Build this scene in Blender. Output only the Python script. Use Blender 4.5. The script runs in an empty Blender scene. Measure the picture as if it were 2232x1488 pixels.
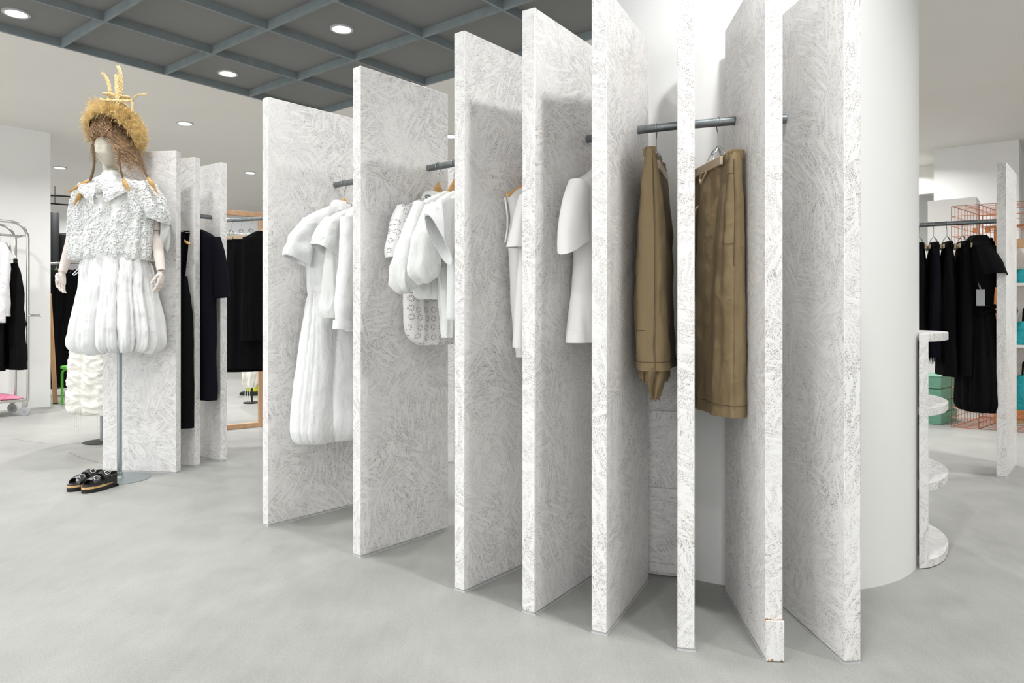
import bpy, bmesh, math, random
from mathutils import Vector, Matrix, noise
C = bpy.context.scene.collection
PI = math.pi
R = math.radians
F, CX, HY, CZ = 1540.0, 1116.0, 681.0, 1.2      # focal length (px), principal column, horizon row, eye height
rnd = random.Random(7)

def W(px, py, Y):
    return Vector(((px - CX) / F * Y, Y, CZ + (HY - py) / F * Y))
def FL(px, py, z=0.0):
    Y = (CZ - z) * F / (py - HY)
    return Vector(((px - CX) / F * Y, Y, z))
def lin(c):
    c /= 255.0
    return c / 12.92 if c <= .04045 else ((c + .055) / 1.055) ** 2.4
def S(r, g, b):
    return (lin(r), lin(g), lin(b), 1.0)

# ------------------------------------------------------------------ materials
def newmat(name):
    m = bpy.data.materials.new(name); m.use_nodes = True
    nt = m.node_tree; nt.nodes.clear()
    out = nt.nodes.new('ShaderNodeOutputMaterial')
    b = nt.nodes.new('ShaderNodeBsdfPrincipled')
    nt.links.new(b.outputs[0], out.inputs[0])
    return m, nt, b
class NB:
    def __init__(s, nt): s.nt = nt
    def n(s, t, **k):
        o = s.nt.nodes.new(t)
        for a, v in k.items():
            if a == 'ins':
                for i, x in v.items():
                    if hasattr(x, 'is_output'): s.nt.links.new(x, o.inputs[i])
                    else: o.inputs[i].default_value = x
            else: setattr(o, a, v)
        return o
    def math(s, op, a, b=0.0, c=0.0, clamp=False):
        o = s.n('ShaderNodeMath', operation=op, ins={0: a, 1: b, 2: c}); o.use_clamp = clamp; return o.outputs[0]
    def vmath(s, op, a, b=(0, 0, 0)):
        o = s.n('ShaderNodeVectorMath', operation=op, ins={0: a, 1: b}); return o.outputs[0]
    def ramp(s, fac, stops):
        o = s.n('ShaderNodeValToRGB', ins={0: fac}); e = o.color_ramp.elements
        while len(e) < len(stops): e.new(0.5)
        for i, (p, c) in enumerate(stops):
            e[i].position = p; e[i].color = c if len(c) == 4 else (*c, 1)
        return o.outputs[0]
    def mix(s, f, a, b):
        o = s.n('ShaderNodeMix', data_type='RGBA'); 
        for i, x in ((0, f), (6, a), (7, b)):
            if hasattr(x, 'is_output'): s.nt.links.new(x, o.inputs[i])
            else: o.inputs[i].default_value = x
        return o.outputs[2]
    def noise(s, vec, scale, detail=2.0, rough=.5, dims='3D'):
        o = s.n('ShaderNodeTexNoise', noise_dimensions=dims, ins={'Vector': vec, 'Scale': scale, 'Detail': detail, 'Roughness': rough}); return o.outputs[0]
    def bump(s, h, strength, dist):
        return s.n('ShaderNodeBump', ins={'Height': h, 'Strength': strength, 'Distance': dist}).outputs[0]
    def coord(s, which='Object'):
        return s.n('ShaderNodeTexCoord').outputs[which]
    def L(s, a, b): s.nt.links.new(a, b)
def simple(name, col, rough=.5, metal=0.0, nscale=0, namt=.06, bump=0, bscale=200, bdist=.001, stretch=None, sheen=0, spec=None):
    m, nt, b = newmat(name); g = NB(nt)
    b.inputs['Roughness'].default_value = rough; b.inputs['Metallic'].default_value = metal
    if spec is not None: b.inputs['Specular IOR Level'].default_value = spec
    if sheen:
        b.inputs['Sheen Weight'].default_value = sheen; b.inputs['Sheen Roughness'].default_value = .5
    co = g.coord()
    if stretch: co = g.vmath('MULTIPLY', co, stretch)
    if nscale:
        f = g.noise(co, nscale, 4)
        lo = tuple(c * (1 - namt) for c in col[:3]) + (1,); hi = tuple(min(1, c * (1 + namt)) for c in col[:3]) + (1,)
        g.L(g.ramp(f, [(.3, lo), (.7, hi)]), b.inputs['Base Color'])
    else:
        f = g.noise(co, 3.0, 1)
        g.L(g.mix(g.math('MULTIPLY', f, .04), col, tuple(c * .8 for c in col[:3]) + (1,)), b.inputs['Base Color'])
    if bump:
        g.L(g.bump(g.noise(co, bscale, 3), bump, bdist), b.inputs['Normal'])
    return m
def emit(name, col, s):
    m, nt, b = newmat(name)
    b.inputs['Base Color'].default_value = (.8, .8, .8, 1)
    b.inputs['Emission Color'].default_value = col; b.inputs['Emission Strength'].default_value = s
    return m

def make_osb():
    m, nt, b = newmat('white_painted_flake_board'); g = NB(nt)
    b.inputs['Roughness'].default_value = .42
    uv = g.coord('UV')
    inf = g.n('ShaderNodeObjectInfo').outputs['Random']
    off = g.n('ShaderNodeCombineXYZ', ins={0: g.math('MULTIPLY', inf, 17.3), 1: g.math('MULTIPLY', inf, 41.7)}).outputs[0]
    p = g.vmath('ADD', uv, off)
    masks = []; tone = None
    for sc, sx, sy, lo, hi, o2 in ((14, 80, 640, .655, .68, 0), (26, 140, 660, .65, .675, 3.1), (80, 220, 500, .65, .675, 7.7), (7, 17, 420, .68, .70, 5.3)):
        q = g.vmath('ADD', p, (o2, o2 * 1.7, 0))
        warp = g.n('ShaderNodeTexNoise', noise_dimensions='2D', ins={'Vector': q, 'Scale': 9.0}).outputs[1]
        qw = g.vmath('ADD', q, g.vmath('MULTIPLY', g.vmath('SUBTRACT', warp, (.5, .5, .5)), (.05, .05, 0)))
        v = g.n('ShaderNodeTexVoronoi', voronoi_dimensions='2D', ins={'Vector': qw, 'Scale': sc})
        sep = g.n('ShaderNodeSeparateColor', ins={0: v.outputs['Color']})
        ang = g.math('MULTIPLY', sep.outputs[0], 6.283)
        rot = g.n('ShaderNodeVectorRotate', rotation_type='Z_AXIS', ins={'Vector': q, 'Angle': ang}).outputs[0]
        st = g.vmath('MULTIPLY', rot, (sx, sy, 1))
        nz = g.noise(st, 1.0, 1.5, .5, '2D')
        # each strand either smooth or flecked
        act = g.ramp(sep.outputs[1], [(.15, (0, 0, 0)), (.45, (1, 1, 1))])
        fl = g.ramp(nz, [(lo, (0, 0, 0)), (hi, (1, 1, 1))])
        masks.append(g.math('MULTIPLY', fl, act))
        if tone is None: tone, strand = sep.outputs[2], st
    mk = g.math('MAXIMUM', g.math('MAXIMUM', masks[0], masks[3]), g.math('MAXIMUM', masks[1], masks[2]))
    v5 = g.n('ShaderNodeTexVoronoi', voronoi_dimensions='2D', ins={'Vector': p, 'Scale': 6.0})
    a5 = g.math('MULTIPLY', g.n('ShaderNodeSeparateColor', ins={0: v5.outputs['Color']}).outputs[1], 6.283)
    r5 = g.n('ShaderNodeVectorRotate', rotation_type='Z_AXIS', ins={'Vector': p, 'Angle': a5}).outputs[0]
    n5 = g.noise(g.vmath('MULTIPLY', r5, (11, 62, 1)), 1.0, 1, .5, '2D')
    smooth = g.ramp(n5, [(.54, (1, 1, 1)), (.58, (0.08, 0.08, 0.08))])
    mk = g.math('MULTIPLY', mk, smooth)
    dens = g.ramp(g.noise(p, 2.5, 2, .5, '2D'), [(.3, (.45, .45, .45)), (.6, (1, 1, 1))])
    mk = g.math('MULTIPLY', mk, dens)
    base = g.ramp(tone, [(0, S(229, 228, 227)), (1, S(234, 232, 229))])
    col = g.mix(g.math('MULTIPLY', mk, .85), base, S(112, 92, 78))
    g.L(col, b.inputs['Base Color'])
    rel = g.noise(strand, 1.0, 2, .5, '2D')
    h = g.math('SUBTRACT', g.math('ADD', g.math('MULTIPLY', tone, .5), g.math('ADD', g.math('MULTIPLY', rel, .6), g.math('MULTIPLY', n5, 1.6))), mk)
    g.L(g.bump(h, .6, .0012), b.inputs['Normal'])
    return m

def make_floor():
    m, nt, b = newmat('polished_grey_concrete'); g = NB(nt)
    co = g.coord()
    big = g.noise(co, .7, 4, .55); mid = g.noise(co, 4.0, 5, .6)
    st = g.noise(g.vmath('MULTIPLY', co, (6, 1.4, 1)), 3.0, 4, .6)
    fine = g.noise(co, 170.0, 3, .75)
    f = g.math('ADD', g.math('MULTIPLY', big, .30), g.math('ADD', g.math('MULTIPLY', mid, .17), g.math('ADD', g.math('MULTIPLY', st, .10), g.math('MULTIPLY', fine, .43))))
    g.L(g.ramp(f, [(.36, S(138, 138, 135)), (.5, S(157, 157, 153)), (.64, S(174, 174, 170))]), b.inputs['Base Color'])
    g.L(g.ramp(mid, [(.3, (.5, .5, .5)), (.7, (.66, .66, .66))]), b.inputs['Roughness'])
    b.inputs['Specular IOR Level'].default_value = .35
    g.L(g.bump(g.math('ADD', fine, g.math('MULTIPLY', st, .6)), .2, .002), b.inputs['Normal'])
    return m

def make_eyelet():
    m, nt, b = newmat('white_eyelet_cotton'); g = NB(nt)
    b.inputs['Roughness'].default_value = .85
    co = g.n('ShaderNodeSeparateXYZ', ins={0: g.coord()})
    p = g.n('ShaderNodeCombineXYZ', ins={0: co.outputs[0], 1: co.outputs[2]}).outputs[0]
    v = g.n('ShaderNodeTexVoronoi', voronoi_dimensions='2D', ins={'Vector': p, 'Scale': 21.0, 'Randomness': .3})
    d = g.vmath('SUBTRACT', g.vmath('MULTIPLY', p, (21, 21, 0)), g.vmath('MULTIPLY', v.outputs['Position'], (21, 21, 0)))
    s = g.n('ShaderNodeSeparateXYZ', ins={0: d})
    ang = g.math('ARCTAN2', s.outputs[1], s.outputs[0])
    r = v.outputs['Distance']
    pet = g.math('ADD', g.math('MULTIPLY', g.math('COSINE', g.math('MULTIPLY', ang, 9.0)), .5), .5)
    band = g.math('LESS_THAN', g.math('ABSOLUTE', g.math('SUBTRACT', r, .27)), .075)
    hole = g.math('MULTIPLY', band, g.math('GREATER_THAN', pet, .55))
    g.L(g.mix(hole, S(236, 234, 233), S(160, 157, 154)), b.inputs['Base Color'])
    emb = g.math('LESS_THAN', r, .42)
    g.L(g.bump(g.math('SUBTRACT', g.math('MULTIPLY', emb, .4), hole), .6, .002), b.inputs['Normal'])
    return m

def cloth_mat(name, col, wr=.25, wscale=14, sheen=.0, rough=.85):
    m, nt, b = newmat(name); g = NB(nt)
    b.inputs['Roughness'].default_value = rough; b.inputs['Specular IOR Level'].default_value = .25 if col[0] > .1 else .12
    if sheen: b.inputs['Sheen Weight'].default_value = sheen
    co = g.coord()
    w1 = g.noise(co, wscale * .55, 2, .5); w2 = g.noise(g.vmath('MULTIPLY', co, (1.3, 1.3, .8)), wscale * 1.3, 2, .5); weave = g.noise(co, 900, 1)
    rid = lambda v: g.math('SUBTRACT', 1.0, g.math('ABSOLUTE', g.math('SUBTRACT', g.math('MULTIPLY', v, 2.0), 1.0)))
    g.L(g.mix(g.math('MULTIPLY', weave, .1), col, tuple(c * .82 for c in col[:3]) + (1,)), b.inputs['Base Color'])
    h = g.math('ADD', g.math('MULTIPLY', rid(w1), .8), g.math('ADD', g.math('MULTIPLY', rid(w2), .45), g.math('MULTIPLY', weave, .015)))
    g.L(g.bump(h, wr, .02), b.inputs['Normal'])
    return m

def make_wood(name, a, c, scale=1.0, axis=(1, 1, 12)):
    m, nt, b = newmat(name); g = NB(nt)
    b.inputs['Roughness'].default_value = .45
    co = g.vmath('MULTIPLY', g.coord(), tuple(40.0 / x * scale for x in axis))
    f = g.noise(co, 1.0, 4, .6)
    g.L(g.ramp(f, [(.3, a), (.7, c)]), b.inputs['Base Color'])
    return m

M = {}
M['osb'] = make_osb()
M['floor'] = make_floor()
M['eyelet'] = make_eyelet()
M['white_paint'] = simple('white_wall_paint', S(236, 236, 234), .6, bump=.12, bscale=120, bdist=.002, nscale=2, namt=.01)
M['ceiling'] = simple('matt_white_ceiling', S(230, 227, 222), .8, nscale=1.2, namt=.015)
M['dark_ceiling'] = simple('matt_grey_ceiling_board', S(122, 123, 122), .75, nscale=1.5, namt=.05)
M['dark_beam'] = simple('grey_painted_batten', S(124, 134, 136), .6, nscale=8, namt=.1)
M['cotton'] = cloth_mat('white_cotton_poplin', S(230, 231, 230), .55, 12)
M['cotton2'] = cloth_mat('white_cotton_lawn', S(229, 230, 227), .65, 12)
M['jersey'] = cloth_mat('white_cotton_jersey', S(230, 228, 226), .25, 7)
M['satin'] = cloth_mat('ivory_ruched_satin', S(238, 236, 228), .3, 18, rough=.45)
M['khaki'] = cloth_mat('khaki_cotton_twill', S(132, 114, 84), .8, 9, sheen=.05, rough=.7)
M['khaki_dark'] = simple('khaki_stitching', S(84, 70, 48), .8)
M['cord'] = simple('beige_cotton_cord', S(170, 152, 128), .8)
M['black'] = cloth_mat('black_wool_fabric', S(9, 9, 11), .3, 12, rough=.9)
M['navy'] = cloth_mat('midnight_navy_fabric', S(12, 12, 22), .25, 10, rough=.85)
M['black_matt'] = simple('matt_black_finish', S(22, 23, 24), .6, nscale=5)
M['dark_green'] = cloth_mat('dark_green_fabric', S(38, 48, 44), .25, 10)
M['grey_fabric'] = cloth_mat('pale_grey_fleece', S(222, 220, 222), .5, 30)
M['steel'] = simple('galvanised_steel_pipe', S(128, 134, 136), .42, .85, nscale=30, namt=.18)
M['stand_steel'] = simple('brushed_steel_stand', S(160, 170, 172), .38, .8, nscale=20, namt=.06)
M['alu'] = simple('pale_aluminium_channel', S(205, 206, 206), .45, .3)
M['chrome'] = simple('polished_chrome', S(205, 205, 200), .14, 1.0)
M['wire'] = simple('zinc_hanger_wire', S(190, 192, 194), .25, 1.0)
M['hanger'] = make_wood('varnished_beech_hanger', S(200, 155, 96), S(217, 175, 118), 1, (6, 1, 1))
M['hanger_pale'] = make_wood('pale_beech_hanger', S(190, 168, 140), S(206, 186, 160), 1, (6, 1, 1))
M['beech'] = make_wood('beech_timber', S(188, 148, 112), S(206, 168, 132), .6)
M['oak'] = make_wood('warm_oak_timber', S(160, 118, 74), S(184, 142, 96), .6)
M['white_plastic'] = simple('white_plastic', S(232, 231, 228), .4)
M['mannequin'] = simple('cream_mannequin_head_cloth', S(214, 208, 192), .7, bump=.1, bscale=400)
M['hand_wood'] = simple('whitewashed_wooden_limb', S(226, 215, 207), .55, nscale=40, namt=.05, stretch=(4, 4, .5))
M['joint'] = simple('wooden_limb_joint', S(196, 184, 176), .7)  # slightly darker band at the elbow and wrist joints
M['straw'] = simple('dried_golden_straw', S(236, 204, 142), .65, nscale=40, namt=.25)
M['straw_pale'] = simple('pale_braided_straw', S(230, 206, 154), .6, nscale=60, namt=.25)
M['hair'] = simple('curly_brown_wig_hair', S(178, 146, 112), .45, nscale=30, namt=.35)
M['hair_dark'] = simple('dark_brown_wig_base', S(104, 78, 56), .7, nscale=40, namt=.4)
M['braid'] = simple('brown_braided_cord', S(96, 72, 42), .5, nscale=160, namt=.6)
M['tassel'] = simple('blond_horsehair_tassel', S(190, 150, 88), .5, nscale=60, namt=.2)
M['leather'] = simple('black_leather', S(20, 20, 21), .35, nscale=40, namt=.2, bump=.2, bscale=300)
M['rubber'] = simple('black_rubber', S(16, 16, 17), .55)
M['cork'] = simple('jute_midsole', S(205, 168, 116), .8, nscale=90, namt=.3, bump=.4, bscale=180)
M['insole'] = simple('dark_leather_insole', S(40, 38, 38), .45)
M['silver'] = simple('silver_buckle', S(225, 225, 222), .15, 1.0)
M['pink'] = simple('pink_glitter_cushion', S(226, 128, 156), .5, nscale=130, namt=.45, bump=.6, bscale=140, bdist=.006)
M['green'] = simple('bright_green_lacquer', S(88, 196, 40), .4)
M['copper'] = simple('copper_wire', S(196, 126, 96), .4, .35)
M['rust'] = simple('orange_stained_timber', S(186, 118, 62), .6, nscale=12, namt=.15)
M['teal_box'] = simple('sea_green_painted_crate', S(106, 158, 134), .5, nscale=9, namt=.12, stretch=(1, 1, 4))
M['turquoise'] = cloth_mat('turquoise_shiny_fabric', S(42, 152, 160), .7, 24, rough=.35)
M['tan_board'] = simple('tan_plywood', S(192, 158, 120), .6, nscale=12, namt=.06)
M['kraft'] = simple('chipped_raw_board', S(158, 118, 70), .85, nscale=120, namt=.35)
M['tag_grey'] = simple('pale_grey_card', S(150, 152, 154), .6)
M['yellow'] = simple('acid_yellow_paint', S(190, 190, 40), .5, nscale=12, namt=.3)
M['lamp'] = emit('lit_downlight_lens', (1, .99, .97, 1), 9.0)
M['ring'] = simple('pale_grey_lamp_ring', S(190, 192, 192), .4)
M['glass_panel'] = simple('white_translucent_panel', S(226, 230, 232), .3)
M['clear'] = simple('clear_grey_wheel', S(170, 172, 174), .2)
M['crack'] = simple('dark_floor_crack', S(110, 102, 98), .9)

# ------------------------------------------------------------------ mesh helper
class MB:
    def __init__(s): s.v = []; s.f = []
    def add(s, vs, fs):
        o = len(s.v); s.v += [Vector(x) for x in vs]; s.f += [tuple(i + o for i in f) for f in fs]; return s
    def box(s, x0, y0, z0, x1, y1, z1, m=None):
        vs = [Vector((x, y, z)) for z in (z0, z1) for y in (y0, y1) for x in (x0, x1)]
        if m: vs = [m @ p for p in vs]
        return s.add(vs, [(0, 2, 3, 1), (4, 5, 7, 6), (0, 1, 5, 4), (2, 6, 7, 3), (0, 4, 6, 2), (1, 3, 7, 5)])
    def prism(s, poly, z0, z1):
        n = len(poly)
        vs = [(x, y, z0) for x, y in poly] + [(x, y, z1) for x, y in poly]
        return s.add(vs, [tuple(range(n - 1, -1, -1)), tuple(range(n, 2 * n))] + [(i, (i + 1) % n, (i + 1) % n + n, i + n) for i in range(n)])
    def beam(s, a, b, w, h, up=(0, 0, 1)):
        a, b = Vector(a), Vector(b); d = (b - a).normalized(); up = Vector(up)
        if abs(d.dot(up)) > .99: up = Vector((0, 1, 0))
        sd = d.cross(up).normalized(); u = sd.cross(d)
        r = [[p + sd * i * w / 2 + u * j * h / 2 for i, j in ((-1, -1), (1, -1), (1, 1), (-1, 1))] for p in (a, b)]
        return s.loft(r, True, True)
    def loft(s, rings, c0=False, c1=False, closed=True):
        n = len(rings[0]); o = len(s.v)
        for r in rings: s.v += [Vector(p) for p in r]
        for i in range(len(rings) - 1):
            for j in range(n if closed else n - 1):
                k = (j + 1) % n
                s.f.append((o + i * n + j, o + i * n + k, o + (i + 1) * n + k, o + (i + 1) * n + j))
        if c0: s.f.append(tuple(o + j for j in range(n - 1, -1, -1)))
        if c1: s.f.append(tuple(o + (len(rings) - 1) * n + j for j in range(n)))
        return s
    def tube(s, pts, r, n=8, cap=True, closed=False, rb=None, up=None):
        pts = [Vector(p) for p in pts]; N = len(pts)
        r = r if isinstance(r, (list, tuple)) else [r] * N
        rb = r if rb is None else (rb if isinstance(rb, (list, tuple)) else [rb] * N)
        ref = Vector(up) if up else None; rings = []
        for i, p in enumerate(pts):
            if closed: d = pts[(i + 1) % N] - pts[i - 1]
            else: d = pts[min(i + 1, N - 1)] - pts[max(i - 1, 0)]
            if d.length < 1e-9: d = Vector((0, 0, 1))
            d.normalize()
            if ref is None: ref = Vector((0, 0, 1)) if abs(d.z) < .9 else Vector((1, 0, 0))
            a = ref - d * ref.dot(d)
            if a.length < 1e-6: a = d.orthogonal()
            a.normalize(); b = d.cross(a)
            if not up: ref = a
            rings.append([p + a * math.cos(t) * r[i] + b * math.sin(t) * rb[i] for t in (2 * PI * k / n for k in range(n))])
        if closed: rings.append(rings[0]); return s.loft(rings)
        return s.loft(rings, cap, cap)
    def lathe(s, prof, n=32, c=(0, 0, 0), cap=True):
        c = Vector(c)
        return s.loft([[c + Vector((r * math.cos(t), r * math.sin(t), z)) for t in (2 * PI * k / n for k in range(n))] for r, z in prof], cap, cap)
    def ball(s, c, r, n=10, sc=(1, 1, 1)):
        c = Vector(c); rings = []
        for i in range(1, n):
            t = PI * i / n
            rings.append([c + Vector((r * sc[0] * math.sin(t) * math.cos(a), r * sc[1] * math.sin(t) * math.sin(a), -r * sc[2] * math.cos(t))) for a in (2 * PI * k / (2 * n) for k in range(2 * n))])
        return s.loft(rings, True, True)
    def sheet(s, grid, th):
        # grid of points (rows of equal length) thickened along its normals
        nr, nc = len(grid), len(grid[0]); g = [[Vector(p) for p in r] for r in grid]; top, bot = [], []
        for i in range(nr):
            for j in range(nc):
                du = g[i][min(j + 1, nc - 1)] - g[i][max(j - 1, 0)]; dv = g[min(i + 1, nr - 1)][j] - g[max(i - 1, 0)][j]
                nn = du.cross(dv)
                nn = nn.normalized() if nn.length > 1e-12 else Vector((0, 1, 0))
                top.append(g[i][j] + nn * th / 2); bot.append(g[i][j] - nn * th / 2)
        o = len(s.v); s.v += top + bot; q = nr * nc
        for i in range(nr - 1):
            for j in range(nc - 1):
                a, b2, c2, d = i * nc + j, i * nc + j + 1, (i + 1) * nc + j + 1, (i + 1) * nc + j
                s.f.append((o + a, o + b2, o + c2, o + d)); s.f.append((o + q + d, o + q + c2, o + q + b2, o + q + a))
        edge = [(0, j) for j in range(nc)] + [(i, nc - 1) for i in range(1, nr)] + [(nr - 1, j) for j in range(nc - 2, -1, -1)] + [(i, 0) for i in range(nr - 2, 0, -1)]
        e = [i * nc + j for i, j in edge]
        for k in range(len(e)):
            a, b2 = e[k], e[(k + 1) % len(e)]
            s.f.append((o + b2, o + a, o + q + a, o + q + b2))
        return s
    def build(s, name, mat, parent=None, sharp=35, bevel=0, uv=False, loc=None, rotz=0, recalc=True, smooth=True):
        me = bpy.data.meshes.new(name); me.from_pydata([tuple(p) for p in s.v], [], s.f)
        if recalc:
            bm = bmesh.new(); bm.from_mesh(me); bmesh.ops.recalc_face_normals(bm, faces=bm.faces); bm.to_mesh(me); bm.free()
        if uv:
            lay = me.uv_layers.new(name='UVMap')
            for p in me.polygons:
                n = p.normal; ax = max(range(3), key=lambda i: abs(n[i]))
                for li in p.loop_indices:
                    c = me.vertices[me.loops[li].vertex_index].co
                    lay.data[li].uv = ((c.x + 3.3 * (n.y > 0), c.z) if ax == 1 else (c.y + 7.1 + 2 * (n.x > 0), c.z) if ax == 0 else (c.x + 11, c.y))
        me.materials.append(mat)
        if smooth:
            me.shade_smooth()
            me.set_sharp_from_angle(angle=R(sharp))
        else: me.shade_flat()
        o = bpy.data.objects.new(name, me); C.objects.link(o)
        if parent: o.parent = parent
        if loc is not None: o.location = loc
        o.rotation_euler.z = rotz
        if bevel:
            b = o.modifiers.new('edge_rounding', 'BEVEL'); b.width = bevel; b.segments = 2; b.limit_method = 'ANGLE'; b.angle_limit = R(50)
        return o
def tag(o, label, cat, group=None):
    o['label'] = label; o['category'] = cat
    if group: o['group'] = group
    return o
def thing(name, label, cat, loc=(0, 0, 0), rotz=0, group=None):
    o = bpy.data.objects.new(name, None); C.objects.link(o); o.empty_display_size = .1
    o.location = loc; o.rotation_euler.z = rotz
    return tag(o, label, cat, group)
def struct(o):
    o['kind'] = 'structure'; return o
def plabel(o, t):
    o['label'] = t; return o
def copy_tree(o, parent=None):
    c = o.copy(); C.objects.link(c)
    if parent: c.parent = parent
    for ch in list(o.children): copy_tree(ch, c)
    return c
# ------------------------------------------------------------------ camera
cam = bpy.data.cameras.new('camera'); co = bpy.data.objects.new('camera', cam); C.objects.link(co)
co.location = (0, 0, CZ); co.rotation_euler = (PI / 2, 0, 0)
cam.sensor_width = 36; cam.lens = F / 2232 * 36; cam.shift_y = -(744 - HY) / 2232; cam.clip_start = .05; cam.clip_end = 100
bpy.context.scene.camera = co

# ------------------------------------------------------------------ room shell
P0 = Vector((-2.25, 8.26)); D1 = Vector((.62, .785)).normalized(); D2 = Vector((D1.y, -D1.x))
def G(a, b, z=0.0):
    p = P0 + D1 * a + D2 * b; return Vector((p.x, p.y, z))
H = 3.5
def quad_slab(name, a0, a1, b0, b1, z0, z1, mat, parent=None, mb=None):
    m = mb or MB()
    m.prism([G(a, b).xy for a, b in ((a0, b0), (a0, b1), (a1, b1), (a1, b0))], z0, z1)
    return m
AMIN, AMAX, BMIN, BMAX = -9.6, 8.6, -9.0, 11.0
struct(quad_slab('floor', AMIN - 2, AMAX + 1, BMIN - 1, BMAX + 1, -.1, 0, None).build('floor', M['floor'], smooth=False))
DA, DB = -9.4, 8.7       # extent of the dark recessed ceiling
m = MB()
quad_slab('', AMIN, AMAX, BMIN, 0, H, H + .3, None, mb=m); quad_slab('', 0, AMAX, 0, BMAX, H, H + .3, None, mb=m)
quad_slab('', AMIN, 0, DB, BMAX, H, H + .3, None, mb=m); quad_slab('', AMIN, DA, 0, DB, H, H + .3, None, mb=m)
struct(m.build('ceiling', M['ceiling'], smooth=False))
REC = .068
struct(quad_slab('', DA, 0, 0, DB, H + REC, H + .3, None).build('ceiling', M['dark_ceiling'], smooth=False))
# battens of the recessed ceiling, and the rim battens
s1, s2 = .895, .87
k = 0
while -k * s1 >= DA - .01:
    a = -k * s1
    struct(quad_slab('', a - .024, a, 0.0005, DB, H + .001, H + REC, None).build('trim_%d' % (k + 1), M['dark_beam'], smooth=False)); k += 1
j = 0
while j * s2 <= DB + .01:
    b = j * s2; m = MB()
    for i in range(k - 1):
        quad_slab('', -(i + 1) * s1 + .0005, -i * s1 - .0245, b, b + .024, H + .002, H + REC, None, mb=m)
    struct(m.build('trim_%d' % (k + j + 1), M['dark_beam'], smooth=False)); j += 1
# walls
def wall(name, a0, a1, b0, b1, z0=0, z1=H, mat='white_paint'):
    return struct(quad_slab('', a0, a1, b0, b1, z0, z1, None).build(name, M[mat], smooth=False))
aw = (Vector((-5.918, 9.06)) - P0)
AW, BW = aw.dot(D1), aw.dot(D2)
wall('wall_left', AMIN, AW, BW - .22, BW)
wall('wall_far_left', AMIN, 6.0, BMIN - .2, BMIN)
wall('wall_back', 6.0, 6.2, BMIN, 2.4)
wall('wall_back_side', 6.0, AMAX, 2.2, 2.4)
wall('wall_back_right', AMAX, AMAX + .2, 2.4, BMAX)
wall('wall_right', AMIN, AMAX, BMAX, BMAX + .2)
# white pier beyond the wire cage, and the low white partition before it
pr = Vector((5.97, 10.0)) - P0
pa, pb = pr.dot(D1), pr.dot(D2)
wall('wall_pier', pa, pa + 1.0, pb, pb + .98)
wall('wall_soffit', 7.6, 7.75, pb - 3, pb, 3.06, H, 'ceiling')
pt = Vector(((2022 - CX) / F * 9.0, 9.0)) - P0
ta, tb = pt.dot(D1), pt.dot(D2)
wall('wall_partition', ta, ta + .45, tb, tb + .52, 0, 2.62)
# column
COL = Vector((1.283, 3.83)); CR = .8
m = MB(); m.lathe([(CR, 0), (CR, H + .0005 + REC)], 128, (COL.x, COL.y, 0))
struct(m.build('wall_column', M['white_paint'], sharp=40))
# floor joint crack
m = MB()
pts = [FL(x, y) for x, y in ((0, 951), (20, 956), (40, 958), (62, 962), (100, 966), (150, 985), (172, 996), (196, 1003), (225, 1011), (262, 1019))]
for i in range(len(pts) - 1):
    a, b = pts[i], pts[i + 1]
    if i in (0, 4, 8): continue
    for q in range(6):
        p, e = a.lerp(b, q / 6), a.lerp(b, (q + .8) / 6)
        w = .002 + .004 * abs(noise.noise((p.x * 9, p.y * 9, 2)))
        nx = (e - p).normalized().cross(Vector((0, 0, 1)))
        m.add([p + nx * w + Vector((0, 0, .0006)), p - nx * w + Vector((0, 0, .0006)), e - nx * w + Vector((0, 0, .0006)), e + nx * w + Vector((0, 0, .0006))], [(0, 1, 2, 3)])
struct(m.build('trim_90', M['crack'], smooth=False))

# ------------------------------------------------------------------ lighting
def downlight(x, y, z, label, power, r=.095, vis=True, size=.17, spread=150):
    t = thing('downlight', label, 'ceiling light', (x, y, z), group='round recessed downlights in the ceiling')
    MB().lathe([(r * .80, -.001), (r * .80, -.012), (r, -.012), (r * 1.02, -.006), (r * 1.02, 0)], 40, cap=False).build('trim_ring', M['ring'], t)
    MB().lathe([(.001, -.0015), (r * .79, -.0015), (r * .79, -.008), (r * .5, -.0105), (.001, -.0115)], 40).build('lens', M['lamp'], t)
    l = bpy.data.lights.new('downlight_beam', 'AREA'); l.shape = 'DISK'; l.size = size; l.energy = power; l.spread = R(spread); l.color = (1.0, 1.0, .995)
    o = bpy.data.objects.new('downlight_beam', l); C.objects.link(o); o.location = (x, y, z - .02)
    return t
lab = {(0, 0): 'round downlight low in the picture on the dark grid ceiling, above the left board panel',
       (0, 1): 'round downlight nearest the middle of the picture on the dark grid ceiling',
       (1, 0): 'round downlight in the top left corner on the dark grid ceiling'}
PW, KEY, EXPO = 21, 46, -0.29
spots = [(i, j2, G(-1.345 - 1.79 * i, .35 + 1.77 * j2)) for i in range(5) for j2 in range(5) if (i, j2) not in ((1, 3), (1, 4), (0, 4), (0, 3))]
spots.append((1, 3, Vector((.92, 1.99, 0))))
spots.append((2, 9, Vector((2.65, 1.15, 0))))  # added fill lamp above the view, brightens the column's right side
for i, j2, p in spots:
    if True:
        if (p.xy - COL).length < .95: continue
        key = (i, j2)
        t = downlight(p.x, p.y, H + REC, lab.get(key, 'round downlight above the view in the dark grid ceiling, one of them added fill'), KEY if key == (1, 3) else 40 if key == (2, 9) else PW)
downlight(-3.97, 8.58, H, 'round downlight on the pale ceiling right of the straw headdress', 75)
downlight(-7.17, 11.2, H, 'round downlight on the pale ceiling beside the left wall end', 75)
downlight(-4.3, 11.6, H, 'round downlight on the pale ceiling above the timber portal', 75)
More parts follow.
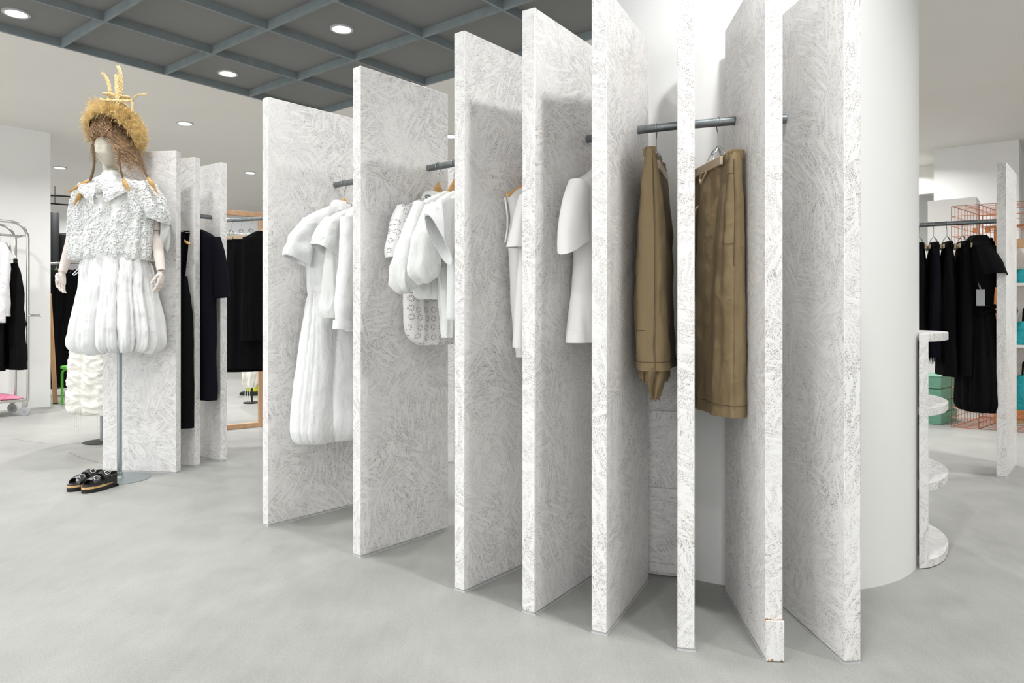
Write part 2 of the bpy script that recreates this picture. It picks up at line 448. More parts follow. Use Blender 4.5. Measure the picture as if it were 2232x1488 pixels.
for x, y in ((2.2, 6.5), (3.4, 9.3), (6.6, 5.4), (7.6, 7.6), (5.4, 3.2), (4.6, 4.3), (3.95, 7.6), (5.2, 9.45), (5.9, 10.85), (-6.0, 6.4), (-7.6, 14), (-.8, 9.2), (.8, 11.3), (-8.6, 11.6)):  # fill lamps added to brighten the right, left and rear of the room
    downlight(x, y, H, 'round fill downlight added to the white ceiling to brighten the room', 38 if x > 2 else 70 if x < -5 else 40)
w = bpy.data.worlds.new('daylight'); bpy.context.scene.world = w; w.use_nodes = True
w.node_tree.nodes['Background'].inputs[0].default_value = (.965, .98, 1, 1); w.node_tree.nodes['Background'].inputs[1].default_value = 3.0

# ------------------------------------------------------------------ board panels
PH, PL, PT = 2.408, .60, .06
class Panel: pass
def panel(name_label, cx, cy, ang, side, h=PH, patch=False):
    """(cx,cy): the near corner measured in the photo; side=+1 when the board lies to its left."""
    d = Vector((math.cos(R(ang)), math.sin(R(ang)))); n = Vector((-d.y, d.x)) * side
    o = Vector((cx, cy)) + n * PT / 2
    t = thing('board_panel', name_label, 'display panel', (o.x, o.y, 0), R(ang), group='white flake board panels')
    MB().box(0, -PT / 2, .0105, PL, PT / 2, h).build('board', M['osb'], t, bevel=.003, uv=True, sharp=50)
    mb = MB().box(.001, -PT / 2 - .0015, 0, PL - .001, PT / 2 + .0015, .0062).box(.006, -PT / 2 + .006, .006, PL - .006, PT / 2 - .006, .0107)
    mb.build('floor_channel', M['alu'], t, sharp=30)
    if patch:
        MB().box(-.007, -PT / 2 - .003, .002, -.0005, PT / 2 - .003, .142).build('patch_block', M['osb'], t, bevel=.001, uv=True)
        ce = MB(); n0 = 24; top = []
        for q in range(n0 + 1):
            y0 = -PT / 2 + PT * q / n0; hh = .0012 + (.0045 * rnd.random() if not 8 < q < 13 else 0)
            top.append((y0, hh))
        ce.prism([(y0, 0) for y0, hh in top] + [(y0, hh) for y0, hh in reversed(top)], 0, .0014)
        ce.v = [Vector((-.0016 + v.z, v.x, .142 + v.y)) for v in ce.v]
        plabel(ce.build('chipped_edge', M['kraft'], t, sharp=20), 'raw brown chipped edge above the patch')
        for y0, w0, h0 in ((-.026, .010, .006), (.006, .012, .008), (.02, .006, .005)):
            ce = MB().prism([(y0, 0), (y0 + w0, 0), (y0 + w0 * .8, h0 * .7), (y0 + w0 * .45, h0), (y0 + w0 * .1, h0 * .5)], 0, .0012)
            ce.v = [Vector((-.0079 + v.z, v.x - .003, .003 + v.y)) for v in ce.v]
            plabel(ce.build('chip', M['kraft'], t, sharp=20), 'small raw brown chip at the foot')
    P = Panel(); P.o = o; P.d = d; P.n = Vector((-d.y, d.x)); P.t = t; P.h = h
    return P
def pt_on(P, s, side):      # point on the panel's left (+1) / right (-1) face, s metres from the front edge
    return P.o + P.d * s + P.n * side * PT / 2
A = panel('tall white flake board panel leftmost in the big fan, behind the shirt dress', -1.366, 3.955, 49.0, 1)
B = panel('tall white flake board panel between the shirt dress and the puff sleeve blouses', -.741, 3.454, 49.8, 1)
Cp = panel('tall white flake board panel behind the sleeveless white top', -.204, 3.023, 51.0, 1)
Dp = panel('tall white flake board panel behind the boxy white tee by the pipe end', .090, 2.796, 56.0, 1)
E = panel('tall white flake board panel left of the first khaki trousers', .352, 2.621, 64.3, 1)
Fp = panel('white flake board panel seen edge on between the two khaki trousers', .6457, 2.496, 76.2, 1)
Gp = panel('white flake board panel with a patched foot right of the khaki trousers', .872, 2.435, 86.0, -1, patch=True)
Hp = panel('white flake board panel at the right end of the big fan, before the round column', 1.133, 2.410, 94.8, -1)
P1 = panel('broad white flake board panel right behind the dressed mannequin', -2.505, 5.269, 172.5, -1)
P2 = panel('white flake board panel behind the black dungarees', -2.464, 5.484, 161.5, -1)
P3 = panel('white flake board panel behind the short sleeved navy dress', -2.344, 5.677, 144.5, -1)
Rp = panel('white flake board panel at the far right beside the black dresses', 3.579, 5.115, 48.6, 1, h=2.29)
Qp = panel('sliver of white flake board panel far behind the gap of the eyelet blouse', -.46, 5.63, 100, 1)
# the photo's right-hand far panels partner the right panel, hidden by the column
# ------------------------------------------------------------------ pipes
RZ, RR = 1.975, .0172
def rail(p, q, label, z=RZ, r=RR, gap=.0, group='steel pipe rails between the panels'):
    p, q = Vector((p.x, p.y, z)), Vector((q.x, q.y, z)); d = (q - p).normalized()
    MBt = MB().tube([Vector((0, 0, 0)), q - p], r, 24)
    o = MBt.build('pipe_rail', M['steel'], loc=p, sharp=40)
    return tag(o, label, 'clothes rail', group)
RL = {}
sA, sB, sC, sD, sE, sG = .4466, .45, .445, .441, .4235, .4225
for nm, X, sx, Y2, sy, lb in (('AB', A, sA, B, sB, 'grey steel pipe rail holding the white shirt dress'), ('BC', B, sB, Cp, sC, 'grey steel pipe rail holding the puff sleeve blouses'),
        ('CD', Cp, sC, Dp, sD, 'grey steel pipe rail above the sleeveless white top'), ('DE', Dp, sD, E, sE, 'stub of grey steel pipe rail above the boxy white tee'),
        ('EF', E, sE, Fp, .43, 'grey steel pipe rail holding the first khaki trousers, left of the edge-on panel'), ('FG', Fp, .43, Gp, sG, 'grey steel pipe rail holding the khaki trousers right of the edge-on panel'),
        ('GH', Gp, sG, Hp, .42, 'tip of grey steel pipe rail right of the patched panel')):
    p, q = pt_on(X, sx, -1), pt_on(Y2, sy, 1)
    RL[nm] = (p, q); rail(p, q, lb)
p, q = pt_on(P2, .15, -1), pt_on(P3, .13, 1); RL['P23'] = (p, q); rail(p, q, 'grey steel pipe rail above the short sleeved navy dress')
p, q = pt_on(P1, .17, -1), pt_on(P2, .15, 1); RL['P12'] = (p, q); rail(p, q, 'grey steel pipe rail holding the black dungarees')
p = pt_on(Rp, .22, 1); q = p + Vector((-1.25, .66)); RL['R'] = (p, q)
rail(p, q, 'grey steel pipe rail holding the black clothes at right', z=1.89)
# ------------------------------------------------------------------ garments
def catmull(rows, n):
    K = len(rows); out = []
    seg = [max(1e-4, math.dist(rows[i][:3], rows[i + 1][:3])) for i in range(K - 1)]; tot = sum(seg)
    for i in range(K - 1):
        m = max(2, round(n * seg[i] / tot))
        for q in range(m):
            t = q / m; a, b = rows[i], rows[i + 1]
            p0 = rows[i - 1] if i > 0 else a; p3 = rows[i + 2] if i + 2 < K else b
            s = t * t * (3 - 2 * t)
            r = []
            for k in range(len(a)):
                ta, tb = (b[k] - p0[k]) / 2, (p3[k] - a[k]) / 2
                v = (2 * t**3 - 3 * t * t + 1) * a[k] + (t**3 - 2 * t * t + t) * ta + (-2 * t**3 + 3 * t * t) * b[k] + (t**3 - t * t) * tb
                lo, hi = min(a[k], b[k]), max(a[k], b[k])
                r.append(min(max(v, lo - .25 * (hi - lo)), hi + .25 * (hi - lo)))
            out.append(r)
    out.append(list(rows[-1])); return out
def spow(x, e): return math.copysign(abs(x) ** e, x)
def cloth(mb, rows, n=60, na=96, seed=0, mode='sheet', K=3, wr=.004, lip=.05, sharpx=.8, sharpy=.75, wave=0.0, c0=False, pinch=None):
    """Hanging cloth as one closed-round surface. rows: (z, cx, half width, half depth, fold amp, cy)"""
    rr = random.Random(seed); ph = [rr.random() * 6.28 for _ in range(8)]
    rows = [tuple(r) + (0.0,) * (6 - len(r)) for r in rows]
    R2 = catmull(rows, n); rings = []
    def ring(r, dz=0.0, shrink=0.0):
        z, cx, hw, hd, am, cy = r; hw -= shrink; hd = max(hd - shrink, .003); out = []
        for k in range(na):
            a = 2 * PI * k / na; ca, sa = math.cos(a), math.sin(a)
            x = hw * spow(ca, sharpx); y = hd * spow(sa, sharpy)
            if mode == 'sheet':
                u = x * K / .2
                d = am * (math.sin(u * 2.2 + ph[0] + z * 1.3) + .5 * math.sin(u * 4.7 + ph[1] - z * 2.1) + .25 * math.sin(u * 9 + ph[2] + z * 3))
                y += d * (1 if sa > 0 else .8)
                x += .2 * am * math.sin(z * 9 + ph[3] + (2 if sa > 0 else 0))
            elif mode == 'pleat':
                x1 = K * a / 2 + ph[0] + .35 * math.sin(z * 4 + ph[4]) + .5 * math.sin(2 * a + ph[2]); x2 = (K * 1.6) // 1 * a / 2 + ph[1] + .3 * math.sin(z * 6 + ph[3])
                f = am * (2.1 * abs(math.sin(x1)) ** .42 - 1.65 + .7 * abs(math.sin(x2)) ** .7 - .45 + .30 * abs(math.sin(K * 1.37 * a + ph[5] + .6 * math.sin(z * 7))) ** .5)
                x += f * ca * .8; y += f * sa
            else:
                f = am * (math.sin(K * a + ph[0] + .5 * math.sin(z * 5 + ph[4])) + .55 * math.sin((K * 1.7) // 1 * a + ph[1] + z * 1.5) + .3 * math.sin((K * 2.9) // 1 * a + ph[2] - z * 2))
                x += f * ca * .8; y += f * sa
            if pinch:
                pk = math.exp(-max(0, pinch[1] - z) / pinch[2]); e_ = min(1, max(0, (abs(x) - pinch[0]) / .04)); y *= 1 - pk * (1 - e_ * e_) * pinch[3]
            q = noise.noise((x * 7 + seed * 3.1, y * 7 + (5 if sa > 0 else 0), z * 4)) * wr * 1.6 + noise.noise((x * 19 + seed, y * 15 + (9 if sa > 0 else 0), z * 11)) * wr
            x += q * ca * .5; y += q * spow(sa, .5)
            zz = z + dz + wave * math.sin(a * 3 + ph[5]) + .5 * wave * math.sin(a * 7 + ph[6])
            out.append(Vector((cx + x, cy + y, zz)))
        return out
    for r in R2: rings.append(ring(r))
    mb.rows = list(zip([r[0] for r in R2], rings)); mb.na = na
    if lip:
        last = R2[-1]; rings.append(ring(last, .0015, .003)); rings.append(ring(last, lip, .006))
    mb.loft(rings, c0, False)
    return mb
def sleeve(mb, pts, ra, rb, n=28, seed=0, wr=.004, K=4, amp=0.0, lip=.03, steps=26, ruff=0.0, cut=0.0):
    """tapered cloth tube along pts; ra = half width in the garment plane, rb = half thickness"""
    rows = [(p[0], p[1], p[2], a, b) for p, a, b in zip(pts, ra, rb)]
    Q = catmull(rows, steps); rings = []; N = len(Q); rr = random.Random(seed); ph = [rr.random() * 6 for _ in range(4)]
    P = [Vector(q[:3]) for q in Q]
    for i, q in enumerate(Q):
        d = (P[min(i + 1, N - 1)] - P[max(i - 1, 0)]).normalized(); b = Vector((0, 1, 0)); a = d.cross(b).normalized()
        ring = []; t = i / (N - 1)
        for k in range(n):
            th = 2 * PI * k / n
            f = 1 + (amp * t * math.sin(K * th + ph[0] + t * 2) + amp * .5 * t * math.sin((2 * K + 1) * th + ph[1]))
            x = q[3] * spow(math.cos(th), .85) * f; y = q[4] * spow(math.sin(th), .85) * f
            p = P[i] + a * x + b * y
            w_ = noise.noise((p.x * 16 + seed, p.y * 16, p.z * 13)) * wr * (.4 + t)
            p += (a * math.cos(th) + b * math.sin(th)) * w_
            if ruff and i == N - 1: p += d * ruff * math.sin(5 * th + ph[2])
            if cut: p -= d * cut * q[3] * math.cos(th) * t * t
            ring.append(p)
        rings.append(ring)
    if lip:
        c = P[-1]; d = (P[-1] - P[-2]).normalized()
        rings.append([c + (p - c) * .93 + d * .001 for p in rings[-1]])
        rings.append([c - d * lip + (p - c) * .9 for p in rings[-2]])
    mb.loft(rings, True, False); return mb

ROOM = [None]
def stitch_ring(mb, z, r=.0012, k0=0, k1=None, out=.0008):
    i = min(range(len(mb.rows)), key=lambda q: abs(mb.rows[q][0] - z)); ring = mb.rows[i][1]; n = len(ring); c = sum(ring, Vector()) / n
    ks = range(k0, (k1 if k1 is not None else n)); p = [ring[k % n] + (ring[k % n] - c).normalized() * out for k in ks]
    return MB().tube(p, r, 5, closed=(k1 is None))
def stitch_line(mb, k, z0, z1, r=.0012, out=.0008, rb=None):
    p = [rg[k % mb.na] + (lambda v: Vector((v.x, v.y, 0)).normalized() * out)(rg[k % mb.na] - sum(rg, Vector()) / mb.na) for z, rg in mb.rows if z1 <= z <= z0]
    return MB().tube(p, r, 6, rb=rb)
class Frame:
    """a hanging place: point on a rail and the direction the hanger points to"""
    def __init__(s, base, ang, z=RZ):
        s.dl = s.dr = 9.0; s.b = base; s.ang = ang; s.c, s.s = math.cos(R(ang)), math.sin(R(ang)); s.z = z
    def u(s, px, off=0.0):                    # local distance along the hanger for an image column
        bx, by = s.b.x - s.s * off, s.b.y + s.c * off
        k = (px - CX) / F; return (k * by - bx) / (s.c - k * s.s)
    def uz(s, px, py, off=0.0):
        t = s.u(px, off); Y = s.b.y + s.c * off + t * s.s
        return t, CZ + (HY - py) / F * Y - s.z
    @property
    def loc(s): return (s.b.x, s.b.y, s.z)
    @property
    def rot(s): return R(s.ang)
def on(rl, f): p, q = RL[rl]; return p.lerp(q, f)
def gapframe(rl, f, ang):
    p, q = RL[rl]; fr = Frame(p.lerp(q, f), ang); L = (q - p).length; fr.dl, fr.dr = f * L, (1 - f) * L; return fr
def clear(fr, rows):
    out = []
    for r in rows:
        z, cx, hw, hd, am, cy = (tuple(r) + (0.0,))[:6]
        h = hd + 1.6 * am + .006
        if h > fr.dl: cy -= h - fr.dl
        if cy - h < -fr.dr: hd = max(.02, hd - (h - cy - fr.dr) / 2); cy += (h - fr.dr + cy * 0) / 2 if False else 0
        out.append((z, cx, hw, hd, am, cy))
    return out

def hook_pts(r=.0195, stem=.075):
    pts = [Vector((r * math.cos(R(a)), 0, r * math.sin(R(a)))) for a in range(200, -41, -20)]
    pts += [Vector((.010, 0, -.030)), Vector((.003, 0, -.042)), Vector((0, 0, -.052)), Vector((0, 0, -stem))]
    return pts
def wood_hanger(fr, label, half=.195, mat='hanger', drop=.15, hk='wire', stem=.085, group='wooden shirt hangers', turn=0):
    t = thing('clothes_hanger', label, 'clothes hanger', fr.loc, fr.rot, group)
    MB().tube(hook_pts(.0205, stem), .0019, 8).build('hook', M[hk], t)
    pts, ra, rb = [], [], []
    for i in range(41):
        x = -half + 2 * half * i / 40; q = abs(x) / half
        pts.append(Vector((x, -.014 * q * q, -stem - .017 - drop * q ** .62)))
        ra.append(.024 - .014 * min(1, q * 2) if q < .97 else .007); rb.append(.0075 + .007 * q * q if q < .97 else .009)
    MB().tube(pts, ra, 10, rb=rb, up=(0, 0, 1)).build('shoulder_bar', M[mat], t)
    return t
def clip_hanger(fr, label, half=.17, mat='hanger_pale', stem=.10, group='clip trouser hangers', gap=.016, cy=0.0):
    t = thing('clip_hanger', label, 'clothes hanger', fr.loc, fr.rot, group)
    MB().tube(hook_pts(.0205, stem), .0021, 8).build('hook', M['wire'], t)
    for sg in (-1, 1):
        y = sg * .012
        z = -stem
        MB().tube([(-.004, 0, z + .004), (-.018, y, z - .012), (-.022, y * 1.7, z - .028), (0, y * 2.0, z - .034), (.022, y * 1.7, z - .028), (.018, y, z - .012), (.004, 0, z + .004)], .0018, 6).build('spring_clip', M['wire'], t)
        MB().tube([(-.040, cy + sg * (gap + .004), z - .070), (-.016, y * 1.5, z - .016), (0, y * .3, z - .002), (.016, y * 1.5, z - .016), (.040, cy + sg * (gap + .004), z - .070)], .0016, 6).build('wire_arm', M['wire'], t)
        MB().box(-half, cy + min(sg * gap, sg * (gap + .013)), z - .100, half, cy + max(sg * gap, sg * (gap + .013)), z - .066).build('clamp_bar', M[mat], t, bevel=.002)
    return t
def collar(mb, z, hw, hd, h=.035, fall=.03, seed=1, spread=.9, cy=0.0):
    """shirt collar: a stand and a turned-down fall, open at the front (-y)"""
    n = 40; g = []
    for zz, sc in ((z - .005, 1.0), (z + h * .55, .96), (z + h, .99), (z + h * .55, 1.16), (z - fall * .6, 1.34)):
        row = []
        for i in range(n + 1):
            a = R(-90 + 14) + (2 * PI - R(28)) * i / n
            row.append(Vector((hw * sc * math.cos(a), cy + hd * sc * math.sin(a), zz - (.02 * (1 if sc > 1.2 else .3)) * max(0, -math.sin(a)) ** 3)))
        g.append(row)
    return mb.sheet(g, .003)

def shirt(name, label, fr, body, sleeves, mat='cotton', cat='shirt', group=None, seed=1, mode='sheet', K=3, wr=.004, skirt=None, skirtK=9, col=None, smat=None, wave=0, extra=None):
    t = thing(name, label, cat, fr.loc, fr.rot, group)
    m_ = M[mat]
    cloth(MB(), clear(fr, body), 70, 110, seed, mode, K, wr, wave=wave).build('bodice', m_, t, sharp=60)
    for k, sl in enumerate(sleeves):
        sleeve(MB(), **sl).build('sleeve', M[smat or mat], t, sharp=60)
    if skirt: cloth(MB(), clear(fr, skirt), 90, 220, seed + 3, 'pleat', skirtK, wr * 1.1, lip=0).build('skirt', m_, t, sharp=70)
    if col: collar(MB(), *col).build('collar', m_, t, sharp=60)
    return t

# --- gap A-B -------------------------------------------------------------------------------------
f1 = gapframe('AB', .115, 49.4)
def left(fr, px, off=0): return -fr.u(px, off)
def zz(fr, px, py): return fr.uz(px, py)[1]
def rowL(fr, px, py, hd, am, cx=0.0, cy=0.0):     # a ring whose camera-side edge is at (px, py)
    t, z = fr.uz(px, py); return (z, cx, -(t - cx), hd, am, cy)
wood_hanger(f1, 'honey coloured wooden hanger holding the white shirt dress', half=.20)
d1_top = [rowL(f1, 735, 443, .035, 0), rowL(f1, 715, 450, .045, 0), rowL(f1, 682, 464, .05, .001), rowL(f1, 663, 480, .052, .002), rowL(f1, 667, 510, .058, .004), rowL(f1, 671, 560, .062, .006), rowL(f1, 672, 610, .060, .006), rowL(f1, 673, 640, .056, .005)]
d1_sk = [rowL(f1, 674, 634, .055, .003), rowL(f1, 670, 655, .062, .008), rowL(f1, 661, 700, .078, .013), rowL(f1, 646, 780, .095, .017), rowL(f1, 633, 860, .11, .018), rowL(f1, 627, 915, .118, .018), rowL(f1, 626, 940, .118, .020), rowL(f1, 633, 958, .108, .022), rowL(f1, 645, 966, .095, .022), rowL(f1, 655, 958, .085, .018), rowL(f1, 662, 935, .08, .012)]
def S3(fr, pts, off=0.0): return [(lambda q: (q[0], off, q[1]))(fr.uz(px, py, off)) for px, py in pts]
sl1 = dict(pts=S3(f1, [(678, 484), (662, 515), (650, 548), (648, 568)], -.03), ra=[.05, .068, .082, .08], rb=[.04, .045, .05, .045], seed=2, wr=.012, amp=.09, K=5, lip=.04, cut=-.35)
mir = lambda sl: dict(sl, pts=[(-p[0], p[1], p[2]) for p in sl['pts']], seed=sl.get('seed', 0) + 11)
dress = shirt('shirt_dress', 'long white shirt dress with bubble hem hanging against the leftmost board panel', f1, d1_top, [sl1, mir(sl1)], 'cotton', 'dress', None, 5, 'sheet', 3, .004, d1_sk, 8, (zz(f1, 735, 450), .075, .045, .035, .03))
# waist seam and placket
z0 = zz(f1, 673, 637)
MB().tube([(.245 * math.cos(a), .058 * spow(math.sin(a), .75), z0) for a in (2 * PI * k / 60 for k in range(60))], .004, 6, closed=True).build('waist_seam', M['cotton'], dress)

f2 = gapframe('AB', .36, 50.0)
b2 = [rowL(f2, 772, 452, .03, 0), rowL(f2, 750, 458, .045, 0), rowL(f2, 722, 470, .05, .002), rowL(f2, 712, 490, .055, .004), rowL(f2, 712, 540, .06, .008), rowL(f2, 706, 600, .066, .010), rowL(f2, 701, 650, .072, .012), rowL(f2, 700, 680, .072, .012), rowL(f2, 705, 692, .066, .012)]
sl2 = dict(pts=S3(f2, [(724, 480), (716, 505), (712, 535), (711, 548)], -.02), ra=[.045, .065, .08, .085], rb=[.045, .055, .06, .06], seed=7, wr=.008, amp=.1, K=4, lip=.05, cut=-.4)
wood_hanger(f2, 'honey coloured wooden hanger under the white blouse with flared sleeves')
shirt('flared_blouse', 'white blouse with short flared sleeves hanging just right of the shirt dress', f2, b2, [sl2, mir(sl2)], 'cotton2', 'blouse', None, 9, 'sheet', 4, .006, col=(zz(f2, 760, 458), .075, .042, .03, .035))
f3 = gapframe('AB', .62, 50.4)
wood_hanger(f3, 'honey coloured wooden hanger under the long sleeved white shirt')
b3 = [rowL(f3, 800, 440, .03, 0), rowL(f3, 775, 450, .045, 0), rowL(f3, 755, 470, .05, .003), rowL(f3, 752, 540, .055, .006), rowL(f3, 752, 620, .058, .008), rowL(f3, 750, 700, .06, .01), rowL(f3, 760, 722, .055, .01)]
sl3 = dict(pts=S3(f3, [(762, 475), (757, 560), (750, 640), (747, 690), (746, 700)], -.035), ra=[.05, .046, .045, .042, .04], rb=[.045, .042, .04, .032, .03], seed=15, wr=.006, lip=.03)
t3 = shirt('long_sleeved_shirt', 'white long sleeved shirt with a buttoned cuff, left of the second board panel', f3, b3, [sl3, mir(sl3)], 'cotton', 'shirt', None, 13, 'sheet', 4, .005, col=(zz(f3, 785, 446), .075, .042, .03, .03))
u0, w0 = f3.uz(746, 700, -.035); u1, w1 = f3.uz(745, 718, -.035)
cuff = MB(); sleeve(cuff, [(u0, -.035, w0 + .004), (u1, -.035, w1)], [.050, .052], [.037, .037], seed=3, wr=.001, steps=4, lip=.02); c_ = cuff.build('cuff', M['cotton'], t3, sharp=60)
MB().lathe([(.001, 0), (.0055, 0), (.0055, .002), (.001, .0022)], 14).build('button', M['white_plastic'], c_, loc=(u0 + .03, -.078, (w0 + w1) / 2))

# --- gap B-C -------------------------------------------------------------------------------------
g1 = gapframe('BC', .125, 50.2)
wood_hanger(g1, 'brown wooden hanger under the white eyelet blouse, left of two by the pipe', half=.19)
e1 = [rowL(g1, 940, 425, .03, 0), rowL(g1, 925, 430, .04, 0), rowL(g1, 893, 444, .05, .001), rowL(g1, 877, 455, .052, .003), rowL(g1, 878, 500, .056, .005), rowL(g1, 880, 560, .058, .006), rowL(g1, 880, 640, .06, .007), rowL(g1, 880, 700, .06, .008), rowL(g1, 892, 735, .055, .008), rowL(g1, 915, 752, .05, .006)]
es = dict(pts=S3(g1, [(885, 455), (873, 495), (867, 545), (866, 562)], -.02), ra=[.05, .058, .062, .06], rb=[.04, .048, .055, .055], seed=3, wr=.006, amp=.08, K=5, lip=.04)
bl = shirt('eyelet_blouse', 'white eyelet blouse with flower cut-outs and curved hem behind the puff sleeve blouses', g1, e1, [es, mir(es)], 'eyelet', 'blouse', None, 31, 'sheet', 3, .004, col=None)
# lace collar with a beaded clasp
u, z_ = g1.uz(925, 425, -.03)
collar(MB(), z_ + .0, .085, .05, .03, .035).build('lace_collar', M['cotton2'], bl, sharp=60)
cl = MB(); u, z_ = g1.uz(933, 429, -.075)
for i in range(9): cl.ball((u + .016 * math.cos(i * .7), -.075, z_ + .008 * math.sin(i * .7)), .0055, 6)
plabel(cl.build('beaded_clasp', M['steel'], bl), 'dark metal beaded clasp at the collar')

g2 = gapframe('BC', .31, 50.5)
wood_hanger(g2, 'brown wooden hanger under the puff sleeve blouses, right of two by the pipe', half=.19)
e2 = [rowL(g2, 965, 418, .03, 0), rowL(g2, 945, 426, .045, 0), rowL(g2, 922, 440, .05, .002), rowL(g2, 912, 470, .058, .006), rowL(g2, 912, 540, .064, .01), rowL(g2, 908, 600, .07, .012), rowL(g2, 912, 640, .07, .013), rowL(g2, 920, 652, .06, .013)]
ps = dict(pts=S3(g2, [(921, 446), (903, 510), (889, 575), (888, 612), (893, 628)], -.03), ra=[.045, .065, .085, .09, .06], rb=[.04, .05, .06, .062, .045], seed=8, wr=.012, amp=.1, K=6, lip=.03)
shirt('puff_sleeve_blouse', 'ivory blouse with long balloon sleeve, second from the left in its gap', g2, e2, [ps, mir(ps)], 'cotton2', 'blouse', None, 17, 'sheet', 5, .008, col=(zz(g2, 950, 426), .08, .045, .028, .03))
g3 = gapframe('BC', .53, 50.7)
wood_hanger(g3, 'wooden hanger under the gathered white blouse', half=.19)
e3 = [rowL(g3, 985, 416, .03, 0), rowL(g3, 965, 428, .045, 0), rowL(g3, 945, 446, .05, .002), rowL(g3, 942, 480, .058, .006), rowL(g3, 950, 540, .06, .008), rowL(g3, 960, 640, .06, .009), rowL(g3, 964, 725, .06, .009), rowL(g3, 966, 736, .058, .009)]
ps3 = dict(pts=S3(g3, [(946, 452), (934, 505), (927, 555), (928, 590), (934, 606)], -.04), ra=[.045, .065, .085, .085, .055], rb=[.04, .05, .058, .058, .042], seed=18, wr=.013, amp=.11, K=6, lip=.03)
shirt('gathered_blouse', 'white blouse with short gathered balloon sleeve, in front of the ivory one', g3, e3, [ps3, mir(ps3)], 'cotton2', 'blouse', None, 23, 'sheet', 5, .009, col=(zz(g3, 975, 424), .08, .045, .028, .03))
g4 = gapframe('BC', .76, 50.9)
wood_hanger(g4, 'wooden hanger under the wide sleeved white shirt', half=.19)
e4 = [rowL(g4, 1010, 418, .03, 0), rowL(g4, 990, 426, .045, 0), rowL(g4, 968, 442, .05, .002), rowL(g4, 974, 500, .055, .004), rowL(g4, 976, 560, .058, .006), rowL(g4, 975, 640, .06, .008), rowL(g4, 974, 690, .06, .008), rowL(g4, 975, 697, .058, .008)]
ps4 = dict(pts=S3(g4, [(985, 445), (972, 470), (960, 505), (955, 522)], -.045), ra=[.055, .085, .105, .108], rb=[.03, .035, .04, .04], seed=28, wr=.004, amp=.03, K=3, lip=.07, cut=-.7)
shirt('wide_sleeve_shirt', 'crisp white shirt with wide square short sleeve, beside the sleeveless top panel', g4, e4, [ps4, mir(ps4)], 'cotton', 'shirt', None, 29, 'sheet', 3, .004, col=(zz(g4, 1000, 422), .08, .045, .03, .035))

# --- gap C-D -------------------------------------------------------------------------------------
h1 = gapframe('CD', .16, 52.0)
wood_hanger(h1, 'wooden hanger whose tip pokes out of the sleeveless white top', half=-h1.u(1099) - .002, stem=.085, drop=.15)
v1 = [rowL(h1, 1140, 405, .03, 0), rowL(h1, 1120, 414, .042, 0), rowL(h1, 1104, 426, .044, .001), rowL(h1, 1108, 440, .046, .002), rowL(h1, 1111, 480, .05, .003), rowL(h1, 1105, 515, .054, .004), rowL(h1, 1101, 528, .056, .004), rowL(h1, 1107, 560, .056, .005), rowL(h1, 1109, 640, .056, .006), rowL(h1, 1114, 720, .056, .006), rowL(h1, 1118, 772, .056, .006), rowL(h1, 1118, 777, .055, .006)]
tk = shirt('sleeveless_top', 'sleeveless white top with the hanger tip showing at its shoulder', h1, v1, [], 'jersey', 'top', None, 37, 'sheet', 3, .003)
MB().tube(S3(h1, [(1101, 430), (1106, 470), (1106, 500), (1101, 528)], -.03), .004, 8).build('armhole_binding', M['jersey'], tk)
h2 = gapframe('CD', .52, 53.2)
wood_hanger(h2, 'wooden hanger under the folded sleeve white tee')
v2 = [rowL(h2, 1165, 408, .03, 0), rowL(h2, 1150, 416, .045, 0), rowL(h2, 1135, 432, .05, .002), rowL(h2, 1134, 480, .05, .003), rowL(h2, 1133, 560, .055, .005), rowL(h2, 1129, 660, .055, .007), rowL(h2, 1123, 750, .055, .007), rowL(h2, 1124, 756, .055, .007)]
vs = dict(pts=S3(h2, [(1150, 430), (1143, 475), (1136, 520), (1133, 538)], -.02), ra=[.04, .055, .062, .064], rb=[.035, .04, .045, .05], seed=41, wr=.006, amp=.06, K=3, lip=.08, cut=.35)
shirt('white_tee', 'white short sleeved tee with a folded open sleeve, right of the sleeveless top', h2, v2, [vs, mir(vs)], 'jersey', 'tee shirt', None, 43, 'sheet', 3, .003)
# --- gap D-E -------------------------------------------------------------------------------------
k1 = gapframe('DE', .36, 58.5)
wood_hanger(k1, 'wooden hanger under the boxy white tee')
w1 = [rowL(k1, 1310, 360, .03, 0, -.07 if 1310 < 1280 else 0), rowL(k1, 1290, 374, .045, 0, -.07 if 1290 < 1280 else 0), rowL(k1, 1262, 392, .05, .001, -.07 if 1262 < 1280 else 0), rowL(k1, 1248, 406, .055, .002, -.07 if 1248 < 1280 else 0), rowL(k1, 1256, 470, .058, .003, -.07 if 1256 < 1280 else 0), rowL(k1, 1262, 545, .06, .004, -.07 if 1262 < 1280 else 0), rowL(k1, 1258, 600, .062, .005, -.07 if 1258 < 1280 else 0), rowL(k1, 1249, 680, .066, .005, -.07 if 1249 < 1280 else 0), rowL(k1, 1241, 740, .068, .005, -.07 if 1241 < 1280 else 0), rowL(k1, 1241, 747, .067, .005, -.07 if 1241 < 1280 else 0)]
ws = dict(pts=S3(k1, [(1262, 402), (1254, 450), (1250, 505), (1250, 532)], -.02), ra=[.05, .075, .092, .096], rb=[.04, .045, .05, .052], seed=51, wr=.003, amp=.03, K=3, lip=.10, cut=.5)
tee = shirt('boxy_tee', 'boxy white tee shirt with a wide hemmed sleeve, right of the fourth board panel', k1, w1, [ws, dict(mir(ws), pts=[(-p[0] * .42, p[1] - .01, p[2]) for p in ws['pts']], ra=[.03, .035, .04, .04])], 'jersey', 'tee shirt', None, 53, 'sheet', 3, .0025)

